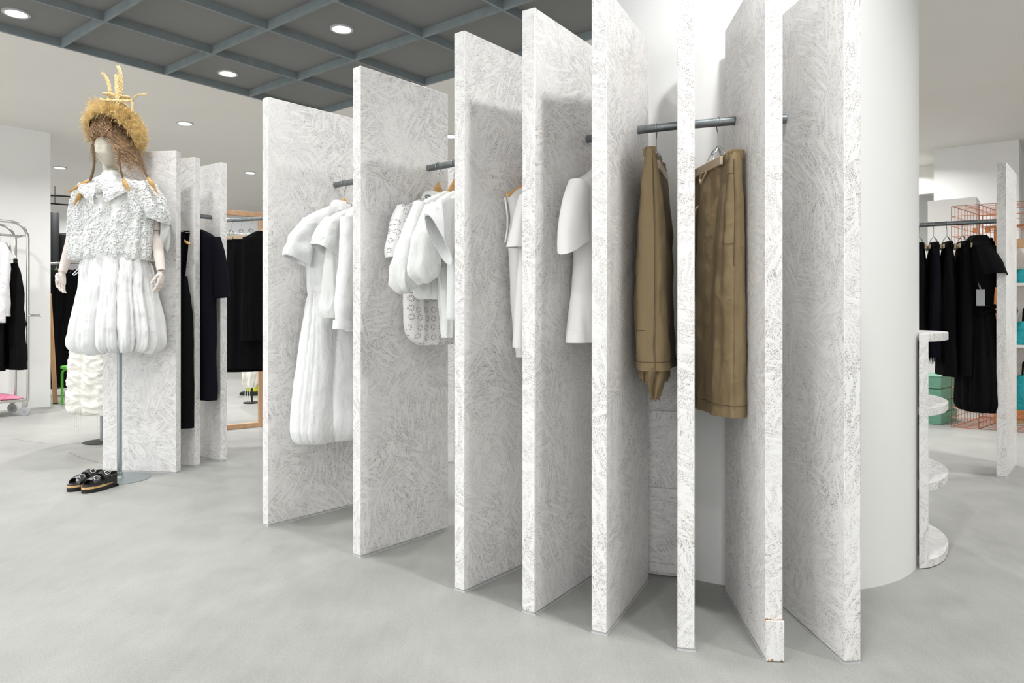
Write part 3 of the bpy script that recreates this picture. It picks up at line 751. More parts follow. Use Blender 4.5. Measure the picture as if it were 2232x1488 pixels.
# --- khaki trousers ------------------------------------------------------------------------------
q1 = gapframe('EF', .46, 71.5)
q1c = q1
def trousers(label, fr, body, mat='khaki', seed=3, K=3, name='trousers', waist=None, mode='sheet', pinch=None):
    t = thing(name, label, 'trousers', fr.loc, fr.rot, None)
    mb = cloth(MB(), clear(fr, body), 90, 120, seed, mode, K, .008, lip=.04, sharpx=.6, sharpy=.55, pinch=pinch)
    mb.build('trouser_legs', M[mat], t, sharp=60)
    if waist:
        zt, cx, hw, hd = waist; cyw = body[0][5] if len(body[0]) > 5 else 0
        cloth(MB(), [(zt, cx, hw * .99, hd, .0025, cyw), (zt - .006, cx, hw, hd * 1.15, .003, cyw), (zt - .030, cx, hw * 1.0, hd * 1.15, .003, cyw), (zt - .040, cx, hw * .985, hd * .9, .002, cyw)], 10, 160, seed + 1, 'gather', 25, .003, lip=.02, sharpx=.6, sharpy=.55, pinch=pinch and (pinch[0], 9, 1e3, pinch[3])).build('waistband', M[mat], t, sharp=60)
    return t, mb
# left pair: its near edge faces the camera, the hidden panel side trails away
ZT = -.165
def rowP(fr, px, py, hw, hd, am, cy=0.0, off=0.0):
    t, z = fr.uz(px, py); return (z, t + hw, hw, hd, am, cy)
kt1 = [(-.125, -.03, .17, .024, .002), (-.15, -.03, .185, .032, .003), (-.24, -.045, .19, .046, .004), (-.40, -.05, .195, .057, .005), (-.60, -.055, .195, .063, .005), (-.80, -.055, .197, .067, .004), (-.98, -.055, .199, .070, .003), (-1.0, -.055, .199, .070, .003)]
clip_hanger(gapframe('EF', .46, 71.5), 'wire hook clip hanger with a pale clamp bar, left of the edge-on panel', half=.15, gap=.018)
tr1, m1 = trousers('khaki cotton trousers with a gathered inner hem, left of the edge-on panel', q1, kt1, seed=61, K=2, waist=(-.122, -.03, .175, .030), pinch=(.12, -.12, .12, .6))
stitch_line(m1, 63, -.13, -1.0, .0045, .0, rb=.0015).build('side_seam', M['khaki'], tr1)
stitch_line(m1, 62, -.16, -1.0).build('side_stitching', M['khaki_dark'], tr1)
stitch_ring(m1, -.965).build('hem_stitching', M['khaki_dark'], tr1)
stitch_ring(m1, -.85, k0=48, k1=60).build('knee_stitching', M['khaki_dark'], tr1)
# flat-felled side seam, knee seam and hem stitching following the cloth
def on_cloth(fr, px, py, depth): 
    t, z = fr.uz(px, py, depth); return (t, depth, z)
gh = MB()
zb = -1.0
for j in range(2):
    rows = []
    for i in range(7):
        tt = i / 6; row = []
        for k in range(140):
            a = 2 * PI * k / 140; v = abs(math.sin(9 * a + j + .4 * math.sin(3 * a)))
            rad = (1 - .12 * tt - .10 * j) * (1 + .16 * (v - .5) * (.3 + tt))
            row.append(Vector((-.06 + .17 * rad * math.cos(a), .062 * rad * math.sin(a), zb + .03 - (.062 + .014 * j) * tt - .012 * tt * v)))
        rows.append(row)
    gh.loft(rows)
rows = []
for i in range(16):
    tt = i / 15; row = []
    for k in range(80):
        a = 2 * PI * k / 80; v = abs(math.sin(2.5 * a + 2.4 * tt))
        rad = (.075 - .052 * tt ** 1.4) * (.75 + .5 * v)
        row.append(Vector((-.165 + .03 * tt + rad * math.cos(a), -.012 + .55 * rad * math.sin(a), zb + .01 - .125 * tt - .012 * v * tt)))
    rows.append(row)
gh.loft(rows, False, True)
plabel(gh.build('gathered_hem', M['khaki'], tr1, sharp=80), 'crumpled gathered hem hanging below the leg')

q2 = gapframe('FG', .60, 97.0)
clip_hanger(gapframe('FG', .60, 97.0), 'wire hook clip hanger with a pale clamp bar, right of the edge-on panel', half=.13, gap=.024, cy=.012)
kt2 = [(-.165, .0, .215, .026, .002, .012), (-.20, .0, .225, .034, .006, .012), (-.30, .0, .232, .040, .009, .014), (-.42, .005, .238, .044, .009, .016), (-.60, .005, .240, .048, .008, .02), (-.8, .008, .244, .050, .007, .022), (-1.0, .008, .247, .052, .006, .024), (-1.14, .008, .25, .052, .006, .025), (-1.17, .008, .25, .051, .006, .025)]
tr2, m2 = trousers('long khaki drawstring trousers hanging right of the edge-on panel', q2, kt2, seed=71, K=3, waist=(-.158, .0, .218, .034), pinch=(.135, -.16, .10, .55))
stitch_line(m2, 57, -.2, -1.15, .0045, .0, rb=.0015).build('side_seam', M['khaki'], tr2)
stitch_line(m2, 56, -.2, -.6).build('pocket_stitching', M['khaki_dark'], tr2)
stitch_line(m2, 45, -.25, -.52).build('pocket_stitching', M['khaki_dark'], tr2)
stitch_ring(m2, -.25, k0=45, k1=57).build('pocket_stitching', M['khaki_dark'], tr2)
stitch_ring(m2, -.52, k0=45, k1=57).build('pocket_stitching', M['khaki_dark'], tr2)
stitch_ring(m2, -1.125).build('hem_stitching', M['khaki_dark'], tr2)
dc = MB()
dc.tube([(.0, .040, -.185), (.01, .055, -.22), (.03, .062, -.245), (.045, .060, -.225), (.03, .056, -.2)], .0045, 8)
plabel(dc.build('drawstring', M['cord'], tr2), 'beige drawstring loop')
dc = MB().tube([(.08, .06, -.34), (.07, .072, -.352), (.055, .072, -.345), (.05, .064, -.335)], .004, 8)
plabel(dc.build('drawstring', M['cord'], tr2), 'beige drawstring end')
# ------------------------------------------------------------------ dressed mannequin (local: 302.6 px per metre at its stand)
MX, MY = FL(260.5, 1043.9).x, FL(260.5, 1043.9).y
KS = F / MY
def ml(px, py, y=0.0):           # image point -> local point at depth offset y from the stand
    return Vector(((px - CX) / F * (MY + y) - MX, y, CZ + (HY - py) / F * (MY + y)))
mq = thing('mannequin', 'cream mannequin with wooden arms on a steel pole in ruffled white blouse, straw hat', 'mannequin', (MX, MY, 0), group=None)
mq['label'] = 'cloth-headed mannequin with jointed wooden arms on a steel pole stand, left of the picture'
MB().lathe([(.001, 0), (.2, 0), (.2, .004), (.19, .007), (.03, .011), (.022, .03), (.001, .03)], 64).build('stand_base', M['stand_steel'], mq, sharp=30)
pl = MB(); pl.lathe([(.0165, .01), (.0165, 1.25)], 24); pl.lathe([(.0225, .028), (.0225, .050), (.017, .054)], 24)
pole = pl.build('stand_pole', M['stand_steel'], mq)
MB().lathe([(.0135, 1.25), (.0135, 1.5)], 20).build('inner_tube', M['stand_steel'], mq)
# torso under the clothes
MB().lathe([(.10, 1.32), (.16, 1.40), (.165, 1.5), (.13, 1.66), (.15, 1.85), (.165, 1.98), (.13, 2.09), (.06, 2.15), (.05, 2.2)], 32).build('torso', M['mannequin'], mq)
# head and neck, face turned towards the viewer's left
hc = ml(237, 329, -.02)
hd = MB(); rings = []
N = 48
for i in range(1, 40):
    t = PI * i / 40; z = -math.cos(t); base = math.sin(t)
    wy, wx = .098, .074
    jaw = 1.0 if z > -.1 else 1 - .42 * ((-.1 - z) / .9) ** 1.3
    ring = []
    for k in range(N):
        a = 2 * PI * k / N; ca, sa = math.cos(a), math.sin(a)
        x, y = wx * base * jaw * ca, wy * base * (jaw if sa < 0 else .9) * sa
        if sa < 0:                                    # face side: nose ridge, brow, eye hollows and lips
            f = -sa; nx = x / .014
            y -= f ** 6 * math.exp(-nx * nx) * .016 * max(0, 1 - abs(z + .12) / .32)
            y -= f ** 4 * .004 * math.exp(-((z - .16) / .1) ** 2)
            for sx in (-1, 1): y += .006 * math.exp(-((x - sx * .028) / .015) ** 2 - ((z - .02) / .11) ** 2) * f
            y -= .004 * math.exp(-(x / .018) ** 2 - ((z + .52) / .07) ** 2) * f
            y -= .006 * math.exp(-(x / .02) ** 2 - ((z + .86) / .12) ** 2) * f
        ring.append(Vector((x, y, z * .128)))
    rings.append(ring)
hd.loft(rings, True, True)
mt = Matrix.Translation(hc) @ Matrix.Rotation(R(-24), 4, 'Z') @ Matrix.Rotation(R(7), 4, 'X')
hd.v = [mt @ p for p in hd.v]
hd.build('head', M['mannequin'], mq, sharp=80)
MB().tube([ml(240, 352, .02), ml(243, 375, .02), ml(246, 398, .01), ml(248, 410, .01)], [.046, .044, .05, .062], 24).build('neck', M['mannequin'], mq)

def jointed_hand(side, wrist, palm_dir, palm_n, thumb_side, parent, curl, mirror=1):
    """articulated wooden hand: palm block, four fingers of three wooden segments, thumb of two"""
    hb = bpy.data.objects.new('hand', None)
    d = Vector(palm_dir).normalized(); n = Vector(palm_n); n = (n - d * n.dot(d)).normalized(); s = d.cross(n) * mirror
    m = MB()
    rings = []
    for t, w_, th in ((0, .020, .017), (.012, .025, .019), (.035, .034, .018), (.06, .040, .016), (.078, .040, .014), (.088, .036, .011)):
        c = wrist + d * t
        rings.append([c + s * w_ * spow(math.cos(a), .7) + n * th * spow(math.sin(a), .8) for a in (2 * PI * k / 20 for k in range(20))])
    m.loft(rings, True, True)
    for f, (off, ln, cb) in enumerate(((-.030, .070, .9), (-.010, .080, 1.0), (.010, .075, 1.08), (.029, .060, 1.2))):
        p = wrist + d * .086 + s * off; ang = .10; spread = off * 1.8
        L = [ln * .46, ln * .31, ln * .27]
        for j in range(3):
            ang += curl[j] * cb
            dd = (d * math.cos(ang) + n * math.sin(ang) + s * spread).normalized()
            q = p + dd * L[j] * .93
            r0 = .0088 - .0010 * j - (.0012 if f == 3 else 0)
            m.tube([p, p + dd * .004, q - dd * .004, q], [r0 * .75, r0, r0 * .92, r0 * .55 if j == 2 else r0 * .72], 12)
            p = p + dd * L[j]
    p = wrist + d * .022 + s * thumb_side * .032; ang = .25
    for j, (ln, r0) in enumerate(((.036, .0115), (.030, .0098), (.024, .0088))):
        dd = (d * (.85 + .1 * j) + s * thumb_side * (.42 - .25 * j) + n * (.35 + .15 * j)).normalized()
        q = p + dd * ln
        m.tube([p, p + dd * .004, q - dd * .004, q], [r0 * .75, r0, r0 * .92, r0 * .6], 12); p = q
    return m.build('hand', M['hand_wood'], parent, sharp=50)
def arm(pts, rads, gaps):
    m = MB(); P = catmull([(p.x, p.y, p.z, r) for p, r in zip(pts, rads)], 22)
    m.tube([Vector(q[:3]) for q in P], [q[3] for q in P], 24); return m
# viewer's left arm
la = [ml(178, 428, -.0), ml(168, 470, .02), ml(158, 520, .02), ml(146, 560, -.02), ml(136, 592, -.05)]
al = arm(la, [.05, .047, .041, .034, .027], None).build('arm', M['hand_wood'], mq)
MB().tube([la[-1], la[-1] + (la[-1] - la[-2]).normalized() * .012], .024, 24).build('wrist_joint', M['joint'], al)
jointed_hand(-1, la[-1] + (la[-1] - la[-2]).normalized() * .012, ml(131, 622, -.10) - la[-1], (.95, -.35, 0), 1, al, (.10, .22, .24), 1)
# viewer's right arm, elbow joint showing
ra_ = [ml(326, 428, .02), ml(332, 465, .03), ml(338, 504, .02)]
rb_ = [ml(339, 514, .02), ml(342, 530, .01), ml(347, 562, -.02), ml(351, 590, -.05)]
ar = arm(ra_, [.05, .046, .038], None).build('arm', M['hand_wood'], mq)
MB().tube([ra_[-1], rb_[0]], [.034, .034], 24).build('elbow_joint', M['joint'], ar)
fo = MB(); P = catmull([(p.x, p.y, p.z, r) for p, r in zip(rb_, [.034, .038, .034, .028])], 20); fo.tube([Vector(q[:3]) for q in P], [q[3] for q in P], 24)
fo.build('forearm', M['hand_wood'], ar)
MB().tube([rb_[-1], rb_[-1] + Vector((0, 0, -.011))], .025, 24).build('wrist_joint', M['joint'], ar)
jointed_hand(1, rb_[-1] + Vector((0, -.002, -.011)), ml(346, 640, -.09) - rb_[-1], (-.8, -.05, 0), -1, ar, (.16, .30, .30), 1)

# ------------------------------------------------------------------ wig (hair of the mannequin)
rh = random.Random(11)
m = MB()
cap = MB(); rings = []
for i in range(1, 16):
    t = PI * (.02 + .50 * i / 16)
    rings.append([hc + Vector((.118 * math.sin(t) * math.cos(a) + .012, .12 * math.sin(t) * math.sin(a) + .035, .13 * math.cos(t) + .075)) + Vector((noise.noise((a * 2, i * .4, 1)), noise.noise((a * 2, i * .4, 5)), noise.noise((a * 2, i * .4, 8)))) * .012 for a in (2 * PI * k / 40 for k in range(40))])
cap.loft(rings, True, False)
wig = cap.build('wig', M['hair_dark'], mq, sharp=180)
def curl_lock(p0, drift, length, rad, turns, r=.0016):
    n = max(14, int(turns * 9)); pts = []; ph = rh.random() * 6.28
    ax = Vector((rh.uniform(-1, 1), rh.uniform(-1, 1), rh.uniform(-.3, .3)))
    for i in range(n + 1):
        t = i / n; a = ph + turns * 2 * PI * t
        c = p0 + drift * t * length + Vector((0, 0, -.5 * length * t * t * .3))
        rr_ = rad * (.5 + .5 * t)
        pts.append(c + Vector((rr_ * math.cos(a), rr_ * math.sin(a) * .8, .35 * rr_ * math.sin(a * .5))))
    m.tube(pts, [r * (1 - .5 * i / n) for i in range(n + 1)], 4, cap=False)
fx, fy = -math.sin(R(24)), -math.cos(R(24))
for k in range(1150):
    a = rh.uniform(0, 2 * PI); ca, sa = math.cos(a), math.sin(a)
    facing = ca * fx + sa * fy
    t = rh.uniform(.10, .60) * PI
    p = hc + Vector((.124 * math.sin(t) * ca + .012, .126 * math.sin(t) * sa + .035, .136 * math.cos(t) + .075))
    ln = rh.uniform(.05, .11)
    right = ca > .1 and sa < .6
    if facing > .62:
        if ca < .35 and t > .50 * PI: continue
        ln = rh.uniform(.04, .07) if ca < .3 else rh.uniform(.07, .13); p.z += rh.uniform(.02, .055); p += Vector((fx, fy, 0)) * rh.uniform(.01, .035)
    elif right: ln = rh.uniform(.10, .27)
    elif ca < -.3: ln = rh.uniform(.05, .13)
    dr = Vector((ca * .30 + (.16 if right else 0), sa * .26, -1)).normalized()
    curl_lock(p, dr, ln, rh.uniform(.007, .019), ln * rh.uniform(16, 34), rh.uniform(.0012, .0022))
m.build('curls', M['hair'], wig, sharp=180)

# ------------------------------------------------------------------ straw headdress
hat = thing('straw_headdress', 'shaggy golden straw headdress with upright wheat stalks on the mannequin', 'headdress', (MX, MY, 0))
rs = random.Random(21)
hc0 = ml(249, 258, .01)
def straw_clump(mb, c, n, ln, w=.0013, dirv=None, spread=1.0):
    for _ in range(n):
        d = Vector((rs.gauss(0, 1), rs.gauss(0, 1), rs.gauss(0, 1))).normalized()
        if dirv is not None: d = (dirv + d * spread).normalized()
        L = ln * rs.uniform(.5, 1.2); k = Vector((rs.gauss(0, 1), rs.gauss(0, 1), rs.gauss(0, 1))).normalized() * L * .25
        pts = [c, c + d * L * .5 + k * .6, c + d * L + k]
        mb.tube(pts, [w, w * .9, w * .5], 3, cap=False)
        if rs.random() < .55:
            q = pts[1]; d2 = (d + Vector((rs.gauss(0, .7), rs.gauss(0, .7), rs.gauss(0, .7)))).normalized()
            mb.tube([q, q + d2 * L * .4], [w * .9, w * .4], 3, cap=False)
brim = MB(); under = MB(); rings = []
def hatpt(a, t, k=1.0):
    front = max(0.0, -math.sin(a)) ** 1.3
    ph_ = PI * (.06 + (.62 - .30 * front) * t)
    r = Vector((.172 * math.sin(ph_) * math.cos(a), .165 * math.sin(ph_) * math.sin(a) + .02, .135 * math.cos(ph_) - .045 - .02 * math.cos(a) * math.sin(ph_) - .075 * t * t * (1 - front)))
    return hc0 + r * k, Vector((math.sin(ph_) * math.cos(a), math.sin(ph_) * math.sin(a), math.cos(ph_) * .8))
for i in range(13): rings.append([hatpt(2 * PI * k / 48, i / 12)[0] for k in range(48)])
under.loft(rings, True, False)
under.build('woven_base', M['straw'], hat, sharp=180)
for k in range(2100):
    a = rs.uniform(0, 2 * PI); t = .12 + .88 * rs.random() ** .8
    p, dn = hatpt(a, t)
    dn = (dn + Vector((math.cos(a) * .3, math.sin(a) * .3, -.35 * t))).normalized()
    straw_clump(brim, p, 3, .026 + .034 * t, .00115, dn, .95)
o = brim.build('straw_fringe', M['straw'], hat, sharp=180, recalc=False); o['kind'] = 'stuff'
def braid_band(pts, r, closed=True, name='braided_band'):
    mb = MB(); n = len(pts)
    for s_ in range(3):
        q = []
        for i in range(n):
            a = i * 1.25 + s_ * 2.094; q.append(pts[i] + Vector((0, math.sin(a) * r * .8, math.cos(a) * r)))
        mb.tube(q, r * .75, 6, closed=closed)
    return mb.build(name, M['straw_pale'], hat, sharp=80)
def oval(cx, cy, rx, ry, rz, y0=.01, n=64, tilt=0.0, a0=0, a1=2 * PI):
    c = ml(cx, cy, y0); return [c + Vector((rx * math.cos(a), ry * math.sin(a), rz * math.sin(a) + tilt * math.cos(a))) for a in (a0 + (a1 - a0) * k / n for k in range(n))]
braid_band(oval(254, 218, .105, .09, .03, tilt=-.005), .0065)
braid_band(oval(254, 208, .085, .075, .012, tilt=-.012), .006)
braid_band(oval(250, 232, .09, .08, -.02), .0065)
# stalks with grain heads
def stalk(pts, r, name='wheat_stalk'):
    P = [Vector(q[:3]) for q in catmull([tuple(p) for p in pts], 26)]; mb = MB(); n = len(P)
    mb.tube(P, [r * .6] * n, 6)
    for i in range(2, n):
        t = i / n
        d = (P[i] - P[i - 1]).normalized(); e = d.orthogonal().normalized(); e2 = d.cross(e)
        for q in range(5):
            a = q * 1.2566 + i * .6; u = e * math.cos(a) + e2 * math.sin(a)
            c = P[i] + u * r * .55; L = r * 1.5
            mb.tube([c, c + (d * .8 + u * .5) * L * .6, c + (d + u * .35) * L], [r * .3, r * .42, r * .1], 5)
    return mb.build(name, M['straw_pale'], hat, sharp=60)
stalk([ml(226, 252, -.04), ml(236, 222, -.05), ml(239, 196, -.05), ml(234, 175, -.05), ml(226, 162, -.05)], .0095)
stalk([ml(254, 240, -.06), ml(256, 215, -.06), ml(255, 190, -.06), ml(255, 168, -.06)], .0125)
stalk([ml(260, 245, -.03), ml(263, 205, -.03), ml(265, 178, -.03), ml(262, 158, -.03), ml(258, 147, -.03)], .010)
stalk([ml(289, 245, -.02), ml(288, 222, -.03), ml(297, 209, -.04), ml(308, 206, -.05), ml(318, 205, -.05)], .005)
stalk([ml(222, 255, -.05), ml(228, 238, -.06), ml(236, 218, -.05)], .009)
stalk([ml(287, 262, -.02), ml(288, 245, -.03), ml(289, 225, -.03)], .006)
tuft = MB()
for c, n, L, dv in ((ml(207, 228, -.02), 110, .06, (-.6, -.3, -.3)), (ml(214, 222, -.03), 60, .045, (-.7, -.2, .2)), (ml(265, 240, -.05), 150, .05, (.1, -.6, -.1)), (ml(280, 252, -.04), 130, .05, (.4, -.5, -.3)), (ml(250, 250, -.07), 90, .045, (0, -.7, 0)), (ml(218, 246, -.05), 50, .035, (-.3, -.6, .2))):
    straw_clump(tuft, c, n, L, .0013, Vector(dv), .8)
o = tuft.build('straw_tuft', M['straw'], hat, sharp=180, recalc=False); o['kind'] = 'stuff'
def braid_cord(pts, tass=None):
    P = [Vector(q[:3]) for q in catmull([tuple(p) for p in pts], 34)]; mb = MB()
    for s_ in range(3):
        mb.tube([P[i] + Vector((math.cos(i * .9 + s_ * 2.094) * .0035, math.sin(i * .9 + s_ * 2.094) * .0035, 0)) for i in range(len(P))], .0036, 6)
    b_ = mb.build('braided_cord', M['braid'], hat, sharp=80)
    if tass:
        tb = MB(); T = [Vector(p) for p in tass]
        TP = [Vector(q[:3]) for q in catmull([tuple(p) for p in T], 12)]; n = len(TP)
        tb.tube(TP, [.004 + .012 * math.sin(PI * min(1, (i / (n - 1)) * 1.25)) * (1 if i < n * .6 else .8) if i < n - 1 else .002 for i in range(n)], 10)
        for k in range(14):
            e = Vector((rs.gauss(0, 1), rs.gauss(0, 1), rs.gauss(0, .4))) * .012
            tb.tube([TP[0], TP[n // 2] + e * .7, TP[-1] + e + (TP[-1] - TP[n // 2]) * rs.uniform(-.1, .4)], [.0012, .0012, .0004], 4)
        tb.build('tassel', M['tassel'], b_, sharp=80)
braid_cord([ml(201, 315, -.10), ml(204, 345, -.12), ml(203, 368, -.13), ml(196, 392, -.14)], [ml(196, 392, -.14), ml(182, 401, -.15), ml(165, 410, -.15), ml(150, 418, -.15)])
braid_cord([ml(205, 318, -.11), ml(206, 350, -.13), ml(203, 375, -.14), ml(197, 394, -.15)], [ml(180, 415, -.17), ml(172, 428, -.17), ml(162, 446, -.17)])
braid_cord([ml(259, 325, -.14), ml(260, 350, -.15), ml(263, 370, -.16), ml(268, 390, -.17)], [ml(268, 389, -.17), ml(274, 402, -.19), ml(283, 416, -.2)])
braid_cord([ml(298, 330, -.08), ml(305, 350, -.09), ml(313, 368, -.10), ml(321, 386, -.11)], [ml(321, 386, -.11), ml(329, 397, -.12), ml(336, 408, -.12), ml(343, 420, -.12)])

# ------------------------------------------------------------------ ruffled blouse
blo = thing('ruffled_blouse', 'white blouse covered in squiggly ruffles with a bow collar on the mannequin', 'blouse', (MX, MY, 0))
def prof(py, pxl, pxr, ry, am=.004, y0=0.0):
    a, b = ml(pxl, py, y0), ml(pxr, py, y0); return (a.z, (a.x + b.x) / 2, (b.x - a.x) / 2, ry, am, y0)
brow = [prof(384, 225, 275, .075, .002), prof(392, 208, 295, .10, .003), prof(404, 188, 318, .125, .004), prof(425, 172, 332, .15, .005), prof(460, 164, 338, .165, .006), prof(500, 160, 336, .175, .008), prof(535, 160, 334, .185, .009), prof(552, 161, 334, .185, .010), prof(564, 164, 332, .175, .012), prof(568, 172, 326, .16, .012), prof(560, 182, 318, .14, .01)]
bm_ = cloth(MB(), brow, 70, 140, 77, 'gather', 13, .008, lip=0, sharpx=.85, sharpy=.85)
bm_.build('bodice', M['cotton2'], blo, sharp=70)
# cape sleeves
def cape(pts, ra, rb, seed, cut=0): return sleeve(MB(), [tuple(p) for p in pts], ra, rb, 36, seed, .012, 5, .07, .05, 30, cut=cut)
capes = []
cp = cape([ml(314, 402, .0), ml(332, 440, .0), ml(340, 462, .0), ml(344, 480, .0)], [.055, .072, .066, .056], [.09, .12, .12, .11], 4, -.7); cp.build('sleeve', M['cotton2'], blo, sharp=70); capes.append(cp)
cp2 = cape([ml(192, 404, .0), ml(181, 440, .0), ml(175, 480, .0), ml(174, 512, .0)], [.045, .05, .048, .04], [.09, .11, .11, .10], 5); cp2.build('sleeve', M['cotton2'], blo, sharp=70); capes.append(cp2)
# squiggle ruffles: narrow ribbons standing off the cloth
rf = MB(); rr2 = random.Random(5)
def ribbon_on(path_fn, n, h):
    P = []
    for i in range(n):
        p, nn = path_fn(i / (n - 1)); P.append(p + nn * h * .35)
    rf.tube(P, h * .46, 6)
def surf_rows(mb, zmin=-9, zmax=9): return [r for r in mb.rows if zmin < r[0] < zmax]
def squiggles(rows, count, front=True, ksel=None, h=.012, size=.022):
    nr = len(rows); na = len(rows[0][1])
    def S_(u, v):
        i = min(max(v, 0), .999) * (nr - 1); i0 = int(i); f = i - i0; k = (u % 1) * na; k0 = int(k); g_ = k - k0
        a = rows[i0][1][k0 % na].lerp(rows[i0][1][(k0 + 1) % na], g_); b = rows[min(i0 + 1, nr - 1)][1][k0 % na].lerp(rows[min(i0 + 1, nr - 1)][1][(k0 + 1) % na], g_)
        return a.lerp(b, f)
    for _ in range(count):
        u0 = rr2.uniform(.46, 1.04) if front else rr2.random(); v0 = rr2.uniform(.05, .97)
        e = .01; du = (S_(u0 + e, v0) - S_(u0 - e, v0)).length / (2 * e); dv = max(.05, (S_(u0, min(v0 + e, .99)) - S_(u0, max(v0 - e, 0))).length / (2 * e))
        th = rr2.uniform(0, 2 * PI); L = rr2.uniform(1.2, 2.4) * size; ph = rr2.random() * 6; wv = size * rr2.uniform(.35, .6); cy_ = rr2.uniform(1.0, 1.9)
        def fn(t):
            s_ = (t - .5) * L; w_ = wv * math.sin(t * cy_ * 2 * PI + ph)
            xx = s_ * math.cos(th) - w_ * math.sin(th); zz_ = s_ * math.sin(th) + w_ * math.cos(th)
            u, v = u0 + xx / du, v0 + zz_ / dv
            p = S_(u, v); n_ = (S_(u + .006, v) - S_(u - .006, v)).cross(S_(u, min(v + .01, .999)) - S_(u, max(v - .01, 0)))
            n_ = n_.normalized() if n_.length > 1e-9 else Vector((0, -1, 0))
            c = Vector((0, 0, p.z)) 
            if n_.dot(p - c) < 0: n_ = -n_
            return p, n_
        ribbon_on(fn, 24, h * rr2.uniform(.7, 1.2))
squiggles(bm_.rows[int(len(bm_.rows) * .10):int(len(bm_.rows) * .95)], 1000, size=.017, h=.0095)
ruf = rf.build('ruffles', M['cotton'], blo, sharp=180); ruf['kind'] = 'stuff'
rf = MB()
def sl_rows(mb, n=36): return [(0, mb.v[i * n:(i + 1) * n]) for i in range(len(mb.v) // n - 2)]
def squig_off(mb, cnt, cen):
    rows = sl_rows(mb); squiggles(rows, cnt, False, h=.011)
# ribbons on the sleeves stand away from the sleeve's own axis
def squiggles_axis(mb, cnt):
    rows = sl_rows(mb); nr = len(rows); na = len(rows[0][1])
    for _ in range(cnt):
        i0 = rr2.uniform(.08, .95) * (nr - 1); k0 = rr2.random() * na; th = rr2.random() * 6.28; ph = rr2.random() * 6; L = rr2.uniform(.03, .05); cyc = rr2.uniform(1, 1.8)
        def fn(t):
            s_ = (t - .5) * L; w_ = .011 * math.sin(t * cyc * 2 * PI + ph)
            xx = s_ * math.cos(th) - w_ * math.sin(th); z2 = s_ * math.sin(th) + w_ * math.cos(th)
            i = min(max(i0 + z2 / .4 * nr, 0), nr - 1.001); k = (k0 + xx / .55 * na) % na
            ia, ka = int(i), int(k); p = rows[ia][1][ka].lerp(rows[ia][1][(ka + 1) % na], k - ka).lerp(rows[ia + 1][1][ka].lerp(rows[ia + 1][1][(ka + 1) % na], k - ka), i - ia)
            c = sum(rows[ia][1], Vector()) / na; return p, (p - c).normalized()
        ribbon_on(fn, 22, .010)
squiggles_axis(cp, 260); squiggles_axis(cp2, 220)
ruf = rf.build('ruffles', M['cotton'], blo, sharp=180); ruf['kind'] = 'stuff'
# neck tie, lapels and sheer frill
def flap(pts4, name, lift=.012, nu=12, nv=12, seed=1):
    a, b, c, d = [Vector(p) for p in pts4]; g = []
    for i in range(nv):
        v = i / (nv - 1); row = []
        for j in range(nu):
            u = j / (nu - 1); p = a.lerp(b, u).lerp(d.lerp(c, u), v)
            p = p + Vector((0, -lift * math.sin(PI * v) - .01 * noise.noise((u * 5 + seed, v * 5, seed)), .008 * noise.noise((u * 6, v * 4 + seed, 3))))
            row.append(p)
        g.append(row)
    return MB().sheet(g, .004).build(name, M['cotton'], blo, sharp=80)
def flap_cords(pts4, seed, n=34):
    a, b, c, d = [Vector(p) for p in pts4]; r_ = random.Random(seed); mb = MB()
    for _ in range(n):
        u0, v0, th, ph = r_.random(), r_.random(), r_.random() * 6.28, r_.random() * 6
        P = []
        for i in range(18):
            t_ = i / 17 - .5; w_ = .07 * math.sin(t_ * 11 + ph); u = min(1, max(0, u0 + .32 * t_ * math.cos(th) - w_ * math.sin(th))); v = min(1, max(0, v0 + .32 * t_ * math.sin(th) + w_ * math.cos(th)))
            p = a.lerp(b, u).lerp(d.lerp(c, u), v); P.append(p + Vector((0, -.012 * math.sin(PI * v) - .01 * noise.noise((u * 5 + seed, v * 5, seed)) - .004, .008 * noise.noise((u * 6, v * 4 + seed, 3)))))
        mb.tube(P, .0036, 6)
    o_ = mb.build('ruffles', M['cotton'], blo, sharp=180); o_['kind'] = 'stuff'
flap_cords([ml(212, 398, -.16), ml(176, 402, -.15), ml(172, 418, -.19), ml(203, 446, -.20)], 2)
flap_cords([ml(222, 400, -.17), ml(276, 398, -.15), ml(284, 412, -.18), ml(231, 442, -.20)], 5)
flap([ml(212, 398, -.16), ml(176, 402, -.15), ml(172, 418, -.19), ml(203, 446, -.20)], 'lapel', seed=2)
flap([ml(222, 400, -.17), ml(276, 398, -.15), ml(284, 412, -.18), ml(231, 442, -.20)], 'lapel', seed=5)
kn = MB()
for k in range(46):
    a = rr2.random() * 6.28; r0 = rr2.uniform(0, .035); c = ml(216 + 100 * r0 * math.cos(a), 412 + 250 * r0 * math.sin(a), -.185)
    d = Vector((rr2.gauss(0, 1), -.6, rr2.gauss(0, 1))).normalized()
    kn.sheet([[c + Vector((.012 * math.cos(t), 0, .012 * math.sin(t))) for t in (k2 * .5 for k2 in range(8))], [c + d * .014 + Vector((.017 * math.cos(t), 0, .017 * math.sin(t))) for t in (k2 * .5 for k2 in range(8))]], .0015)
kn.build('rosette', M['cotton2'], blo, sharp=120)
nk = MB(); cloth(nk, [(ml(0, 374).z, ml(248, 374).x, .062, .062, .002), (ml(0, 384).z, ml(248, 380).x, .075, .075, .003), (ml(0, 396).z, ml(248, 390).x, .12, .10, .003)], 14, 60, 8, 'gather', 7, .004, lip=.02); nk.build('standing_collar', M['cotton2'], blo, sharp=80)
fr_ = []
